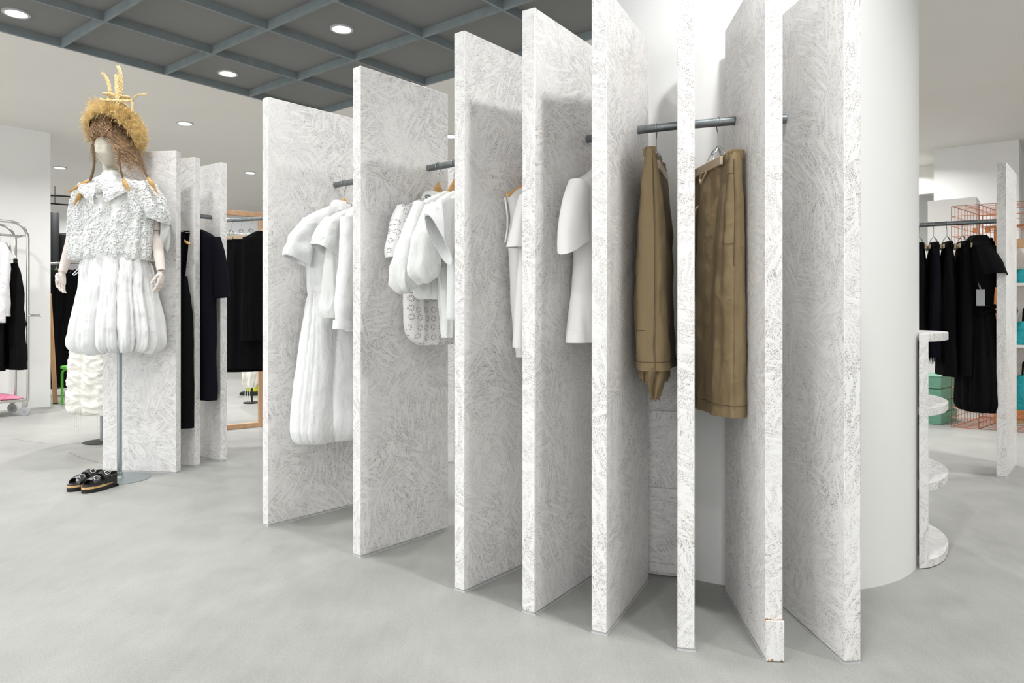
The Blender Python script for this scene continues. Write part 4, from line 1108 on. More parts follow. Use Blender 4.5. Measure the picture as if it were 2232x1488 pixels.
for i in range(12):
    v = i / 11; fr_.append([ml(352, 478, .03).lerp(ml(358, 540, .05), v) + Vector((.075 * (u - .35) * (.5 + .9 * v - .8 * v ** 4), .04 * math.sin(u * 7 + v * 4), .014 * math.sin(u * 12 + v * 3) - .02 * u * v)) for u in (k / 13 for k in range(14))])
plabel(MB().sheet(fr_, .0012).build('sheer_frill', M['cotton2'], blo, sharp=80), 'sheer frill trailing behind the arm')
# small loop of cord at the waist, viewer's left
MB().tube([ml(181, 580, -.1), ml(168, 588, -.13), ml(158, 598, -.14), ml(161, 600, -.14), ml(172, 592, -.13), ml(182, 583, -.1)], .0035, 8).build('hanger_loop', M['cotton'], blo)

# ------------------------------------------------------------------ bubble skirt
bsk = thing('bubble_skirt', 'gathered white bubble hem skirt on the dressed mannequin', 'skirt', (MX, MY, 0))
srow = [prof(556, 196, 314, .16, .003), prof(566, 190, 320, .165, .010), prof(590, 185, 326, .18, .018), prof(630, 185, 329, .21, .026), prof(680, 175, 339, .235, .031), prof(715, 169, 344, .25, .034), prof(738, 167, 345, .25, .040), prof(754, 171, 341, .235, .048), prof(763, 179, 334, .21, .050), prof(767, 190, 324, .18, .046), prof(758, 198, 316, .16, .03), prof(735, 202, 312, .15, .015)]
cloth(MB(), srow, 110, 380, 88, 'pleat', 15, .010, lip=0, sharpx=.9, sharpy=.9, wave=.010).build('gathered_panel', M['cotton'], bsk, sharp=75)
cloth(MB(), [prof(553, 193, 315, .155, .002), prof(560, 189, 319, .16, .003), prof(568, 187, 321, .165, .003)], 8, 160, 9, 'gather', 30, .002, lip=.01).build('waistband', M['cotton'], bsk, sharp=75)

# ------------------------------------------------------------------ sandals
def sandal_parts():
    t = bpy.data.objects.new('sandal', None); C.objects.link(t)
    L, Wd = .262, .052
    def outline(sc=1.0, n=60):
        out = []
        for k in range(n):
            a = 2 * PI * k / n; y = math.cos(a); x = math.sin(a)
            w_ = Wd * (.92 + .12 * math.cos((y + .5) * 2.2)) * (1 if y < 0 else .92)
            out.append((x * w_ * sc * (abs(x) ** -.15 if abs(x) > .05 else 1), spow(y, .85) * L / 2 * (1 - (1 - sc) * .4)))
        return out
    def lift(y): return .014 * max(0, (-y - .06) / .07) ** 1.6 * 0 + .010 * max(0, (y - .0) / .13) ** 1.2
    def slab(z0, z1, sc, name, mat, parent):
        o_ = outline(sc); m_ = MB(); rings = []
        for z in (z0, (z0 + z1) / 2, z1): rings.append([Vector((x, y, z + (lift(y) if z > 0 else 0))) for x, y in o_])
        m_.loft(rings, True, True); return m_.build(name, M[mat], parent, sharp=40)
    sole = slab(0, .027, 1.0, 'outsole', 'rubber', t)
    lug = MB()
    for k in range(5):
        y = .02 + k * .02
        for sx in (-1, 1): lug.box(sx * .036 - .008, y, .001, sx * .036 + .008, y + .010, .016)
    lug.build('lugs', M['rubber'], sole, sharp=30)
    slab(.027, .041, 1.005, 'midsole', 'cork', t)
    slab(.041, .047, .95, 'insole', 'insole', t)
    def strap(y0, y1, h0, h1, wd, name, lean=0.0):
        g = []
        for i in range(7):
            v = i / 6; row = []
            for k in range(25):
                a = PI * k / 24; w_ = Wd * .98
                hh = h0 + (h1 - h0) * v
                row.append(Vector((w_ * spow(math.cos(a), .8), y0 + (y1 - y0) * v + lean * math.sin(a), .040 + lift(y0) + hh * spow(math.sin(a), .75) + .004 * math.sin(PI * v))))
            g.append(row)
        return MB().sheet(g, .005).build(name, M['leather'], t, sharp=60)
    s1_ = strap(-.085, -.035, .040, .058, 0, 'strap', .008)
    s2_ = strap(.000, .050, .066, .078, 0, 'strap', -.004)
    # heel strap
    g = []
    for i in range(5):
        v = i / 4; g.append([Vector((Wd * .95 * math.cos(a), .05 + .075 * math.sin(a), .062 + .024 * v + .012 * math.sin(a))) for a in (PI * k / 24 for k in range(25))])
    hs = MB().sheet(g, .0045).build('heel_strap', M['leather'], t, sharp=60)
    for sx in (-1, 1): MB().sheet([[Vector((sx * Wd * .97, y, z)) for z in (.040, .06, .085)] for y in (.03, .05, .07, .09)], .004).build('side_panel', M['leather'], t, sharp=60)
    def buckle(y, z, x, par):
        mb = MB(); q = [(-.016, -.013), (.016, -.013), (.016, .013), (-.016, .013)]
        pts = []
        for i in range(4):
            a, b = Vector(q[i]), Vector(q[(i + 1) % 4])
            for tt in (.15, .4, .6, .85): pts.append(a.lerp(b, tt))
        n_ = Vector((.72, -.25, .65)).normalized(); e1 = Vector((0, 1, .25)).normalized(); e2 = n_.cross(e1)
        c = Vector((x, y, z))
        mb.tube([c + e1 * p.x + e2 * p.y for p in pts], .0026, 8, closed=True)
        mb.tube([c - e1 * .016, c + e1 * .014 + n_ * .003], .0018, 6)
        for k in (-1, 1): mb.ball(c + e1 * (.024) + e2 * .005 * k, .0028, 5)
        mb.build('buckle', M['silver'], par)
    buckle(-.055, .092, .034, s1_); buckle(.028, .112, .036, s2_)
    return t
sd = sandal_parts()
def place_sandal(o, toe, heel, label):
    toe, heel = Vector(toe), Vector(heel); d = (heel - toe); c = (toe + heel) / 2
    o.location = (c.x, c.y, 0); o.rotation_euler.z = math.atan2(d.y, d.x) - PI / 2
    tag(o, label, 'sandal', 'pair of black buckled sandals')
tr = FL(180, 1076); he = Vector((-2.765, 4.905, 0))
dv = (he - tr).normalized(); he = tr + dv * .262
place_sandal(sd, tr, he, 'black two buckle platform sandal nearer the steel base disc')
sd2 = copy_tree(sd); off = Vector((-.125, .045, 0))
place_sandal(sd2, tr + off, he + off, 'black two buckle platform sandal farther from the steel pole, at left of the pair')
# ------------------------------------------------------------------ column shelves of flake board
outl = [(1.954, 3.312), (2.000, 3.338), (2.038, 3.366), (2.095, 3.42), (2.141, 3.482), (2.175, 3.522), (2.201, 3.563), (2.230, 3.615), (2.251, 3.67), (2.267, 3.715), (2.277, 3.76), (2.284, 3.80), (2.286, 3.85), (2.283, 3.92), (2.27, 4.0), (2.24, 4.09), (2.19, 4.18), (2.12, 4.26)]
def col_arc(a0, a1, r=CR + .003, n=16): return [(COL.x + r * math.cos(R(a0 + (a1 - a0) * i / n)), COL.y + r * math.sin(R(a0 + (a1 - a0) * i / n))) for i in range(n + 1)]
def ang_of(x, y): return math.degrees(math.atan2(y - COL.y, x - COL.x))
t = thing('column_shelf_unit', 'white flake board shelf unit with rounded shelves on the right side of the round column', 'shelf unit', (1.93, 3.31, 0))
o = Vector((1.93, 3.31, 0))
a0, a1 = ang_of(*outl[-1]), ang_of(1.94, 3.34)
poly = outl + col_arc(a0, a1)
poly = [(x - o.x, y - o.y) for x, y in poly]
for z in (0.004, .364, .714, 1.064):
    MB().prism(poly, z, z + .038).build('shelf', M['osb'], t, sharp=30, uv=True, bevel=.002)
u_ = Vector((.51, .86)).normalized()
q0 = [(1.903, 3.303), (1.951, 3.311), (1.951 + u_.x * .22, 3.311 + u_.y * .22), (1.910 + u_.x * .24, 3.303 + u_.y * .24)]
MB().prism([(x - o.x, y - o.y) for x, y in q0], .003, 1.10).build('upright', M['osb'], t, sharp=30, uv=True, bevel=.002)
# matching unit on the left of the column, seen between the boards
t = thing('column_shelf_unit', 'white flake board shelf unit on the left of the column, low between the khaki trousers', 'shelf unit', (.62, 3.25, 0))
o = Vector((.62, 3.25, 0))
pl_ = [(.52, 3.30), (.624, 3.250), (.69, 3.222), (.753, 3.205), (.785, 3.198)]
inn = col_arc(ang_of(.80, 3.18), -170, CR + .004)
back = [(p[0], p[1]) for p in inn]
poly = [(.40, 3.42)] + pl_ + back[:1] + back[1:]
poly = [(x - o.x, y - o.y) for x, y in poly]
MB().prism(poly, .003, 1.10).build('upright', M['osb'], t, sharp=30, uv=True)
outer = [(x, y) for x, y in [(.385, 3.415)] + [(px_ - .006, py_ - .012) for px_, py_ in pl_]]
poly2 = [(x - o.x, y - o.y) for x, y in outer + back]
for z in (.02, .364, .714, 1.064):
    MB().prism(poly2, z, z + .038).build('shelf', M['osb'], t, sharp=30, uv=True)

# ------------------------------------------------------------------ clothes between the far left boards
def plain_dress(name, label, fr, rows, sleeves, mat, cat, seed=1, K=3, group=None, mode='sheet', wave=0.0):
    t = thing(name, label, cat, fr.loc, fr.rot, group)
    cloth(MB(), clear(fr, rows), 60, 90, seed, mode, K, .005, lip=.05, wave=wave).build('body', M[mat], t, sharp=60)
    for sl in sleeves: sleeve(MB(), **sl).build('sleeve', M[mat], t, sharp=60)
    return t
def rowR(fr, px, py, hd, am):            # ring whose picture-right edge is at (px, py)
    t_, z = fr.uz(px, py); return (z, 0, abs(t_), hd, am, 0)
n1 = gapframe('P23', .45, 153)
wood_hanger(n1, 'pale wooden hanger holding the short sleeved navy dress')
nd = [(-.115, 0, .06, .03, 0, 0), (-.13, 0, .10, .04, 0, 0), (-.175, 0, .19, .045, .001, 0), (-.21, 0, .215, .05, .002, 0), (-.42, 0, .20, .06, .003, 0), (-.8, 0, .205, .065, .004, 0), (-1.2, 0, .21, .065, .004, 0), (-1.46, 0, .215, .065, .004, 0), (-1.465, 0, .215, .065, .004, 0)]
sn = dict(pts=[(-.19, -.01, -.19), (-.225, -.02, -.34), (-.25, -.02, -.52), (-.262, -.02, -.655)], ra=[.05, .058, .062, .066], rb=[.04, .045, .05, .05], seed=3, wr=.003, K=3, amp=.02, lip=.04)
plain_dress('short_sleeved_dress', 'long midnight navy dress with straight elbow sleeve hanging on the third far left panel', n1, nd, [sn, mir(sn)], 'navy', 'dress', 5)
n2 = gapframe('P12', .5, 167)
wood_hanger(n2, 'pale wooden hanger under the black dungaree strap', half=.17)
t = thing('dungarees', 'black dungarees with a buckled shoulder strap between the far left board panels', 'dungarees', n2.loc, n2.rot)
cloth(MB(), clear(n2, [(-.50, 0, .15, .04, .001), (-.60, 0, .165, .05, .002), (-.62, 0, .17, .05, .002), (-.78, 0, .195, .06, .004), (-1.0, 0, .20, .06, .005), (-1.5, 0, .205, .06, .004), (-1.65, 0, .207, .06, .004), (-1.655, 0, .207, .06, .004)]), 60, 90, 4, 'sheet', 3, .004).build('legs_and_bib', M['black'], t, sharp=60)
for sx in (-1, 1):
    st = MB().sheet([[Vector((sx * (.135 - .012 * k) + e, -.028 + .0 * k, z)) for e in (-.022, .022)] for k, z in enumerate((-.160, -.24, -.34, -.44, -.53))], .004).build('strap', M['black'], t)
    st2 = MB().sheet([[Vector((sx * (.135 - .010 * k) + e, .028, z)) for e in (-.022, .022)] for k, z in enumerate((-.160, -.24, -.34, -.44, -.53))], .004).build('strap', M['black'], t)
    MB().sheet([[Vector((sx * .135 + e, y, -.150 - 5 * y * y)) for e in (-.022, .022)] for y in (-.03, -.015, 0, .015, .03)], .004).build('strap', M['black'], t)
    bk = MB().tube([(sx * .112 - .027, -.035, -.395), (sx * .112 + .027, -.035, -.395), (sx * .112 + .027, -.035, -.428), (sx * .112 - .027, -.035, -.428)], .0025, 6, closed=True)
    bk.build('buckle', M['silver'], t)

# ------------------------------------------------------------------ second stand with ruched white skirt
s2 = FL(222, 963); s2.z = 0
t = thing('display_stand', 'dark disc footed display stand under the ivory ruched skirt', 'display stand', s2)
MB().lathe([(.001, 0), (.155, 0), (.155, .006), (.02, .012), (.001, .012)], 48).build('stand_base', M['black_matt'], t)
MB().lathe([(.015, .01), (.015, 1.0)], 16).build('stand_pole', M['stand_steel'], t)
def rows2(px0, px1, py, hd, am):
    a, b = W(px0, py, s2.y), W(px1, py, s2.y); return (a.z, (a.x + b.x) / 2 - s2.x, (b.x - a.x) / 2, hd, am, 0)
t = thing('ruched_skirt', 'ivory ruched skirt with hanging drawstrings on the second stand, below the bubble skirt', 'skirt', s2)
mb = MB(); R2 = catmull([rows2(170, 285, 700, .15, .0), rows2(163, 288, 760, .18, .0), rows2(157, 292, 810, .21, .0), rows2(155, 295, 850, .22, .0), rows2(155, 295, 885, .215, .0), rows2(158, 292, 897, .20, .0), rows2(162, 288, 899, .17, 0)], 90)
rings = []
for r in R2:
    z, cx, hw, hd, am, cy = r; ring = []
    for k in range(160):
        a = 2 * PI * k / 160
        zq = z + .03 * math.sin(a * 4 + 1) ; g = .016 * (1 - 2 * abs(noise.noise((a * 1.6, zq * 13, 3)))) + .012 * (1 - 2 * abs(noise.noise((a * 3, zq * 27, 7)))) + .004 * noise.noise((a * 9, z * 60, 9)) - .012
        seam = math.exp(-((math.sin(a * 2 + .6)) / .16) ** 2); g *= .5 + 1.2 * (1 - seam); g -= .02 * seam
        drop = .07 * max(0, math.cos(a - .25)) * max(0, (.45 - (z - R2[-1][0])) / .45) ** 2
        ring.append(Vector((cx + (hw + g) * math.cos(a), (hd + g) * math.sin(a), z - drop + .004 * noise.noise((a * 6, 1, 2)))))
    rings.append(ring)
rings.append([p * 1 + Vector((0, 0, .06)) for p in rings[-1]])
mb.loft(rings); mb.build('ruched_panel', M['satin'], t, sharp=120)
for px, py0, py1 in ((163, 897, 930), (171, 897, 946), (213, 912, 945)):
    a, b = W(px, py0 - 10, s2.y - .2) - s2, W(px, py1, s2.y - .2) - s2
    MB().tube([a, a.lerp(b, .5) + Vector((-.006, 0, 0)), b, b + Vector((.012, 0, 0)), a.lerp(b, .5) + Vector((.016, 0, 0)), a + Vector((.010, 0, 0))], .0026, 6).build('drawstring', M['satin'], t)

# ------------------------------------------------------------------ chrome trolley by the left wall
tn = Vector((-5.652, 8.25, 0)); ux = Vector((-D1.x, -D1.y, 0)); uy = Vector((-D2.x, -D2.y, 0))   # along the rail / towards the wall
TL = 1.35
def tp(a, b, z): return ux * a + uy * b + Vector((0, 0, z))
t = thing('clothes_trolley', 'chrome rolling clothes trolley with rounded loops standing before the left wall', 'clothes trolley', tn)
ZT2 = 2.245; rr0 = .18
def loop(b):
    pts = [tp(0, b, .16), tp(0, b, ZT2 - rr0)]
    for k in range(1, 9): pts.append(tp(rr0 - rr0 * math.cos(R(90 * k / 8)), b, ZT2 - rr0 + rr0 * math.sin(R(90 * k / 8))))
    for k in range(8, -1, -1): pts.append(tp(TL - rr0 + rr0 * math.cos(R(90 * k / 8)), b, ZT2 - rr0 + rr0 * math.sin(R(90 * k / 8))))
    pts += [tp(TL, b, .16)]
    return MB().tube(pts, .0165, 16)
DB2 = .42
loop(0).build('frame_loop', M['chrome'], t, sharp=60); loop(DB2).build('frame_loop', M['chrome'], t, sharp=60)
for a in (.0, TL): MB().tube([tp(a, -.0, 2.105), tp(a, DB2, 2.105)], .013, 14).build('cross_bar', M['chrome'], t)
MB().tube([tp(0, DB2 / 2, 2.105), tp(TL, DB2 / 2, 2.105)], .0135, 16).build('hanging_rail', M['chrome'], t)
mb = MB().box(0, 0, 0, 1, 1, 1, Matrix(((ux.x * TL, uy.x * DB2, 0, 0), (ux.y * TL, uy.y * DB2, 0, 0), (0, 0, .03, .165), (0, 0, 0, 1)))); mb.build('shelf_tray', M['chrome'], t, bevel=.004)
MB().tube([tp(.01, -.002, 1.165), tp(-.09, -.01, 1.165), tp(-.125, -.02, 1.168)], [.016, .013, .02], 14).build('bumper', M['chrome'], t)
for a in (.03, TL - .03):
    for b in (.0, DB2):
        c = tp(a, b, 0); w_ = MB().tube([c + Vector((0, -.012, .055)), c + Vector((0, .012, .055))], .055, 28); w0 = w_.build('caster', M['clear'], t)
        MB().beam(c + Vector((0, 0, .11)), c + Vector((0, 0, .17)), .05, .04).build('fork', M['chrome'], w0, bevel=.004)
        MB().tube([c + Vector((0, -.02, .055)), c + Vector((0, .02, .055))], .016, 14).build('hub', M['chrome'], w0)
t = thing('glitter_cushion', 'pink glitter cushion on the bottom tray of the chrome trolley', 'cushion', tn + tp(0, 0, .197))
g_, lo = [], []
for i in range(26):
    row = []
    for j in range(16):
        u, v = i / 25, j / 15; e = min(1, 8 * min(u, 1 - u)) ** .5 * min(1, 6 * min(v, 1 - v)) ** .5
        row.append(tp(.04 + (TL - .08) * u, .015 + (DB2 - .03) * v, .006 + .045 * e + .006 * noise.noise((u * 30, v * 12, 1))))
    g_.append(row)
MB().sheet(g_, .008).build('padded_top', M['pink'], t, sharp=180)
perp = math.degrees(math.atan2(-uy.y, -uy.x))      # garments face along the rail: hanger points across it
def rail_frame(a, extra=0): 
    p = tn + tp(a, DB2 / 2, 0); return Frame(Vector((p.x, p.y)), perp + extra, 2.105)
f_ = rail_frame(.115, 6)
wood_hanger(f_, 'white plastic hanger nearest the end post of the chrome trolley', half=.16, mat='white_plastic', stem=.10, group='hangers on the chrome trolley')
t = thing('black_skirt', 'black cargo skirt with white ribbons hanging nearest the trolley end post', 'skirt', f_.loc, f_.rot)
cloth(MB(), [(-.33, .02, .15, .03, .002), (-.36, .02, .155, .04, .003), (-.5, .03, .19, .06, .006), (-.9, .04, .235, .07, .008), (-1.3, .045, .255, .075, .009), (-1.54, .05, .265, .075, .010), (-1.56, .05, .265, .075, .01)], 50, 80, 3, 'sheet', 4, .012).build('skirt_panel', M['black'], t, sharp=60)
for x in (-.11, .13): MB().box(x - .008, -.02, -.335, x + .008, .02, -.28).build('clip', M['black_matt'], t)
MB().tube([(-.13, 0, -.285), (.15, 0, -.285)], .002, 6).build('clip_bar', M['wire'], t)
rb2 = MB()
for k in range(3): rb2.sheet([[Vector((-.06 + e + .012 * k, -.062 - .004 * k, z)) for e in (-.007, .007)] for z in (-.40, -.48, -.56, -.64 - .03 * k)], .002)
plabel(rb2.build('ribbon', M['white_plastic'], t), 'white hanging ribbons')
f_ = rail_frame(.21, -4)
wood_hanger(f_, 'pale wooden hanger under the white fleece jacket on the trolley', half=.2, mat='hanger_pale', stem=.09, group='hangers on the chrome trolley')
jk = [(-.12, 0, .07, .05, 0), (-.15, 0, .14, .06, 0), (-.21, 0, .21, .07, .002), (-.35, 0, .225, .075, .004), (-.8, 0, .23, .08, .006), (-.95, 0, .235, .08, .006)]
js = dict(pts=[(.19, -.0, -.21), (.235, -.03, -.45), (.255, -.05, -.75), (.262, -.06, -.93), (.262, -.06, -1.02)], ra=[.06, .064, .060, .058, .05], rb=[.055, .06, .055, .05, .045], seed=9, wr=.006, lip=.03)
shirt('fleece_jacket', 'white fleece jacket whose long sleeve hangs in the middle of the trolley', f_, jk, [js, mir(js)], 'grey_fabric', 'jacket', None, 6, 'sheet', 3, .006, col=(-.13, .085, .06, .04, .03))
f_ = rail_frame(.27, 3)
t = thing('black_trousers', 'black trousers hanging behind the white fleece jacket on the trolley', 'trousers', f_.loc, f_.rot)
MB().tube(hook_pts(.019, .34), .0019, 6).build('hook', M['wire'], t)
cloth(MB(), [(-.34, 0, .16, .03, .002), (-.5, 0, .19, .05, .003), (-.9, 0, .20, .055, .004), (-1.5, .0, .21, .06, .006), (-1.57, 0, .21, .06, .006)], 40, 70, 6, 'sheet', 3, .006).build('trouser_legs', M['black'], t, sharp=60)
f_ = rail_frame(.34, -3)
wood_hanger(f_, 'pale wooden hanger under the navy tee on the trolley', half=.2, mat='hanger_pale', stem=.09, group='hangers on the chrome trolley')
nt_ = dict(pts=[(.18, 0, -.22), (.23, -.02, -.36), (.25, -.02, -.50)], ra=[.06, .075, .08], rb=[.05, .055, .06], seed=4, wr=.004, lip=.04)
plain_dress('navy_tee', 'navy short sleeved top with white piping at the left edge of the picture', f_, [(-.12, 0, .07, .04, 0, 0), (-.17, 0, .16, .05, .001, 0), (-.22, 0, .21, .055, .002, 0), (-.6, 0, .22, .06, .004, 0), (-.85, 0, .225, .06, .005, 0)], [nt_, mir(nt_)], 'navy', 'top', 8)

# ------------------------------------------------------------------ behind the end of the left wall
def at(px, Y): return Vector(((px - CX) / F * Y, Y, 0))
def zat(py, Y): return CZ + (HY - py) / F * Y
b0 = at(106, 10.4); b1 = at(185, 10.2)
t = thing('low_clothes_rail', 'steel clothes rail in the corner behind the end of the left wall', 'clothes rail', b0)
d_ = b1 - b0
MB().tube([Vector((0, 0, zat(573, 10.3))), d_ + Vector((0, 0, zat(573, 10.3)))], .016, 14).build('rail_tube', M['chrome'], t)
for k in (.02, .98): MB().tube([d_ * k, d_ * k + Vector((0, 0, zat(573, 10.3)))], .014, 12).build('upright', M['chrome'], t)
rail_a = math.degrees(math.atan2(d_.y, d_.x))
def corner_frame(k, turn=80): p = b0 + d_ * k; return Frame(Vector((p.x, p.y)), rail_a + turn, zat(573, 10.3))
fr = corner_frame(.22, 25); wood_hanger(fr, 'pale hanger under the dark green top behind the wall end', half=.19, mat='hanger_pale', stem=.07)
gs = dict(pts=[(-.17, -.02, -.20), (-.22, -.03, -.34), (-.24, -.04, -.46)], ra=[.06, .075, .08], rb=[.05, .06, .06], seed=4, wr=.004, lip=.04)
plain_dress('dark_green_top', 'dark green short sleeved top hanging behind the end of the left wall', fr, [(-.10, 0, .07, .04, 0, 0), (-.15, 0, .16, .06, .001, 0), (-.20, 0, .2, .07, .002, 0), (-.5, 0, .22, .08, .006, 0), (-.95, 0, .23, .08, .008, 0)], [gs, mir(gs)], 'dark_green', 'top', 3)
fr = corner_frame(.55, 20); wood_hanger(fr, 'pale hanger under the long black coat behind the wall end', half=.19, mat='hanger_pale', stem=.07)
plain_dress('long_black_coat', 'long black coat hanging behind the mannequin hand at the wall end', fr, [(-.10, 0, .07, .05, 0, 0), (-.15, 0, .16, .07, .001, 0), (-.20, 0, .21, .08, .002, 0), (-.6, 0, .23, .09, .006, 0), (-1.2, 0, .25, .1, .01, 0), (-1.75, 0, .26, .1, .012, 0)], [], 'black', 'coat', 3)
fr = corner_frame(.86, 20); wood_hanger(fr, 'pale hanger under the cropped black jacket behind the wall end', half=.19, mat='hanger_pale', stem=.07)
bs = dict(pts=[(-.18, -.02, -.20), (-.23, -.03, -.5), (-.25, -.04, -.85)], ra=[.06, .065, .06], rb=[.05, .06, .05], seed=4, wr=.004, lip=.04)
plain_dress('cropped_black_jacket', 'cropped black jacket hanging right of the long coat behind the wall end', fr, [(-.10, 0, .07, .05, 0, 0), (-.15, 0, .16, .07, .001, 0), (-.20, 0, .21, .08, .002, 0), (-.6, 0, .23, .09, .006, 0), (-1.2, 0, .24, .09, .008, 0)], [bs, mir(bs)], 'black', 'jacket', 13)
p = at(158, 10.75)
t = thing('garment_bag', 'pale grey cloth garment bag hanging below the black jacket behind the skirt', 'garment bag', (p.x, p.y, 0))
cloth(MB(), [(zat(560, 10.75), 0, .06, .03, .001), (zat(590, 10.75), 0, .15, .05, .003), (zat(660, 10.75), 0, .16, .06, .004), (zat(765, 10.75), 0, .17, .06, .005)], 30, 60, 3, 'sheet', 3, .004).build('cloth_body', M['grey_fabric'], t, sharp=60)
MB().tube([(0, 0, zat(562, 10.75)), (0, 0, zat(540, 10.75)), (.03, 0, zat(534, 10.75))], .003, 6).build('hook', M['wire'], t)
p = at(117, 11.2)
t = thing('black_drum', 'tall black curved display board rising behind the end of the left wall', 'display board', (p.x, p.y, 0))
MB().lathe([(.07, 0), (.075, .01), (.075, zat(463, 11.2) - .01), (.07, zat(463, 11.2))], 40).build('curved_board', M['black_matt'], t, sharp=50)
MB().lathe([(.12, 0), (.12, .02), (.001, .02)], 32).build('foot', M['black_matt'], t)
p = at(148, 11.3)
t = thing('black_cabinet', 'tall black cabinet in the corner behind the mannequin arm', 'cabinet', (p.x, p.y, 0), .1)
zc = zat(508, 11.3)
MB().box(-.22, 0, .05, .5, .4, zc).build('carcass', M['black_matt'], t, bevel=.006)
for k in range(2): MB().box(-.215 + .36 * k, -.02, .07, .135 + .36 * k, -.001, zc - .02).build('door', M['black_matt'], t, bevel=.004)
MB().box(-.2, .02, 0, .48, .38, .05).build('plinth', M['black_matt'], t)
p = at(119, 9.55); q = at(108, 9.75)
t = thing('timber_lath', 'warm oak lath leaning beside the green stool', 'timber lath', FL(121, 880))
top = W(107, 640, 9.5) - FL(121, 880)
MB().beam((0, 0, .0), top, .055, .022, (0, 1, 0)).build('lath', M['oak'], t, bevel=.002)
MB().box(-.03, -.012, 0, .03, .012, .012).build('foot_cap', M['black_matt'], t)
# green stool
p = FL(134, 881)
t = thing('green_stool', 'bright green bent leg stool partly hidden behind the ruched skirt', 'stool', (p.x + .185, p.y + .05, 0))
zs = zat(797, p.y)
MB().lathe([(.001, zs - .035), (.19, zs - .035), (.195, zs - .03), (.195, zs - .005), (.19, zs), (.001, zs)], 48).build('seat', M['green'], t)
for k in range(3):
    a = R(190 + 120 * k); d = Vector((math.cos(a), math.sin(a), 0)); sd_ = Vector((-d.y, d.x, 0)); pts = []
    pts = [d * .19 + Vector((0, 0, 0)), d * .19 + Vector((0, 0, zs - .11)), d * .183 + Vector((0, 0, zs - .075)), d * .165 + Vector((0, 0, zs - .055)), d * .13 + Vector((0, 0, zs - .046)), d * .03 + Vector((0, 0, zs - .046))]
    MB().tube(pts, .030, 4, rb=.016, up=tuple(sd_)).build('leg', M['green'], t, bevel=.003)
# curved ceiling rail far behind
c = at(140, 12.5); zc = zat(430, 12.5)
mb = MB().tube([(.55 * math.cos(a), .55 * math.sin(a), 0) for a in (2 * PI * k / 48 for k in range(48))], .014, 8, closed=True)
t = tag(mb.build('ceiling_ring_rail', M['black_matt'], None, loc=(c.x, c.y, 3.18)), 'thin dark ring shaped rail hanging from the ceiling behind the mannequin shoulder', 'curtain rail')
rods = MB()
for k in range(3):
    a = 2.1 * k + .3; MB().tube([(.55 * math.cos(a), .55 * math.sin(a), 0), (.55 * math.cos(a), .55 * math.sin(a), H - 3.18)], .006, 6).build('drop_rod', M['black_matt'], t)

# ------------------------------------------------------------------ timber portal with black trousers, right of the far left boards
q0, q1_ = FL(496, 936), FL(572, 929)
fd = (q1_ - q0).normalized(); 
o = q0 - fd * .55
t = thing('timber_portal', 'tall open beech timber portal standing behind the black trousers', 'timber portal', o, math.atan2(fd.y, fd.x))
LN = (q1_ - q0).length + .55 - .02; ZH = 2.25
MB().box(0, -.03, 0, LN + .04, .03, .05).build('bottom_rail', M['beech'], t, bevel=.003)
MB().box(0, -.03, ZH - .05, LN + .04, .03, ZH).build('top_rail', M['beech'], t, bevel=.003)
MB().box(LN - .02, -.028, .05, LN + .035, .028, ZH - .05).build('post', M['beech'], t, bevel=.003)
MB().box(0, -.028, .05, .055, .028, ZH - .05).build('post', M['beech'], t, bevel=.003)
MB().box(.055, .012, ZH - .30, LN - .02, .02, ZH - .05).build('white_panel', M['glass_panel'], t)
MB().tube([(.055, 0, ZH - .24), (LN - .02, 0, ZH - .24)], .014, 14).build('tube_lamp_cover', M['white_plastic'], t)
# rail in front of it
Yr = 6.75
ra0, ra1 = at(470, Yr), at(600, Yr - .25); zr = zat(482, Yr)
MBr = MB().tube([Vector((0, 0, 0)), ra1 - ra0], .017, 18)
rr_o = tag(MBr.build('pipe_rail', M['steel'], loc=(ra0.x, ra0.y, zr)), 'grey steel pipe rail before the beech timber portal, holding black trousers', 'clothes rail')
for e in (0.0, 1.0):
    MB().tube([(ra1 - ra0) * e, (ra1 - ra0) * e + Vector((0, 0, -zr))], .017, 14).build('upright', M['steel'], rr_o)
ang_r = math.degrees(math.atan2((ra1 - ra0).y, (ra1 - ra0).x))
for k, (px, bot, lb) in enumerate(((505, 808, 'leftmost'), (527, 806, 'middle'), (548, 800, 'rightmost'))):
    base = ra0 + (ra1 - ra0) * ((px - 470) / 130); fr = Frame(Vector((base.x, base.y)), ang_r + 28 - 4 * k, zr)
    clip_hanger(fr, lb + ' looped wire clip hanger on the rail before the timber portal', half=.15, stem=.09, gap=.026)
    t = thing('black_trousers', lb + ' pair of wide black trousers before the beech timber portal', 'trousers', fr.loc, fr.rot)
    zb_ = zat(bot, Yr) - zr
    cloth(MB(), [(-.155, 0, .165, .022, .001), (-.20, 0, .175, .03, .004), (-.4, 0, .20, .045, .006), (-.8, .0, .22, .05, .006), (zb_ + .01, 0, .215, .05, .006), (zb_, 0, .215, .05, .006)], 50, 80, 20 + k, 'sheet', 3, .003).build('trouser_legs', M['black'], t, sharp=60)
base = ra0 + (ra1 - ra0) * .80; fr = Frame(Vector((base.x, base.y)), ang_r + 30, zr)
wood_hanger(fr, 'pale wooden hanger under the black jacket at the left board panel edge', half=.18, mat='hanger_pale', stem=.09)
plain_dress('black_jacket', 'black jacket just left of the first big fan panel, before the timber portal', fr, [(-.12, 0, .06, .04, 0, 0), (-.17, 0, .15, .05, .001, 0), (-.22, 0, .185, .06, .002, 0), (-.6, 0, .19, .065, .004, 0), (-1.13, 0, .195, .065, .005, 0)], [], 'black', 'jacket', 9)
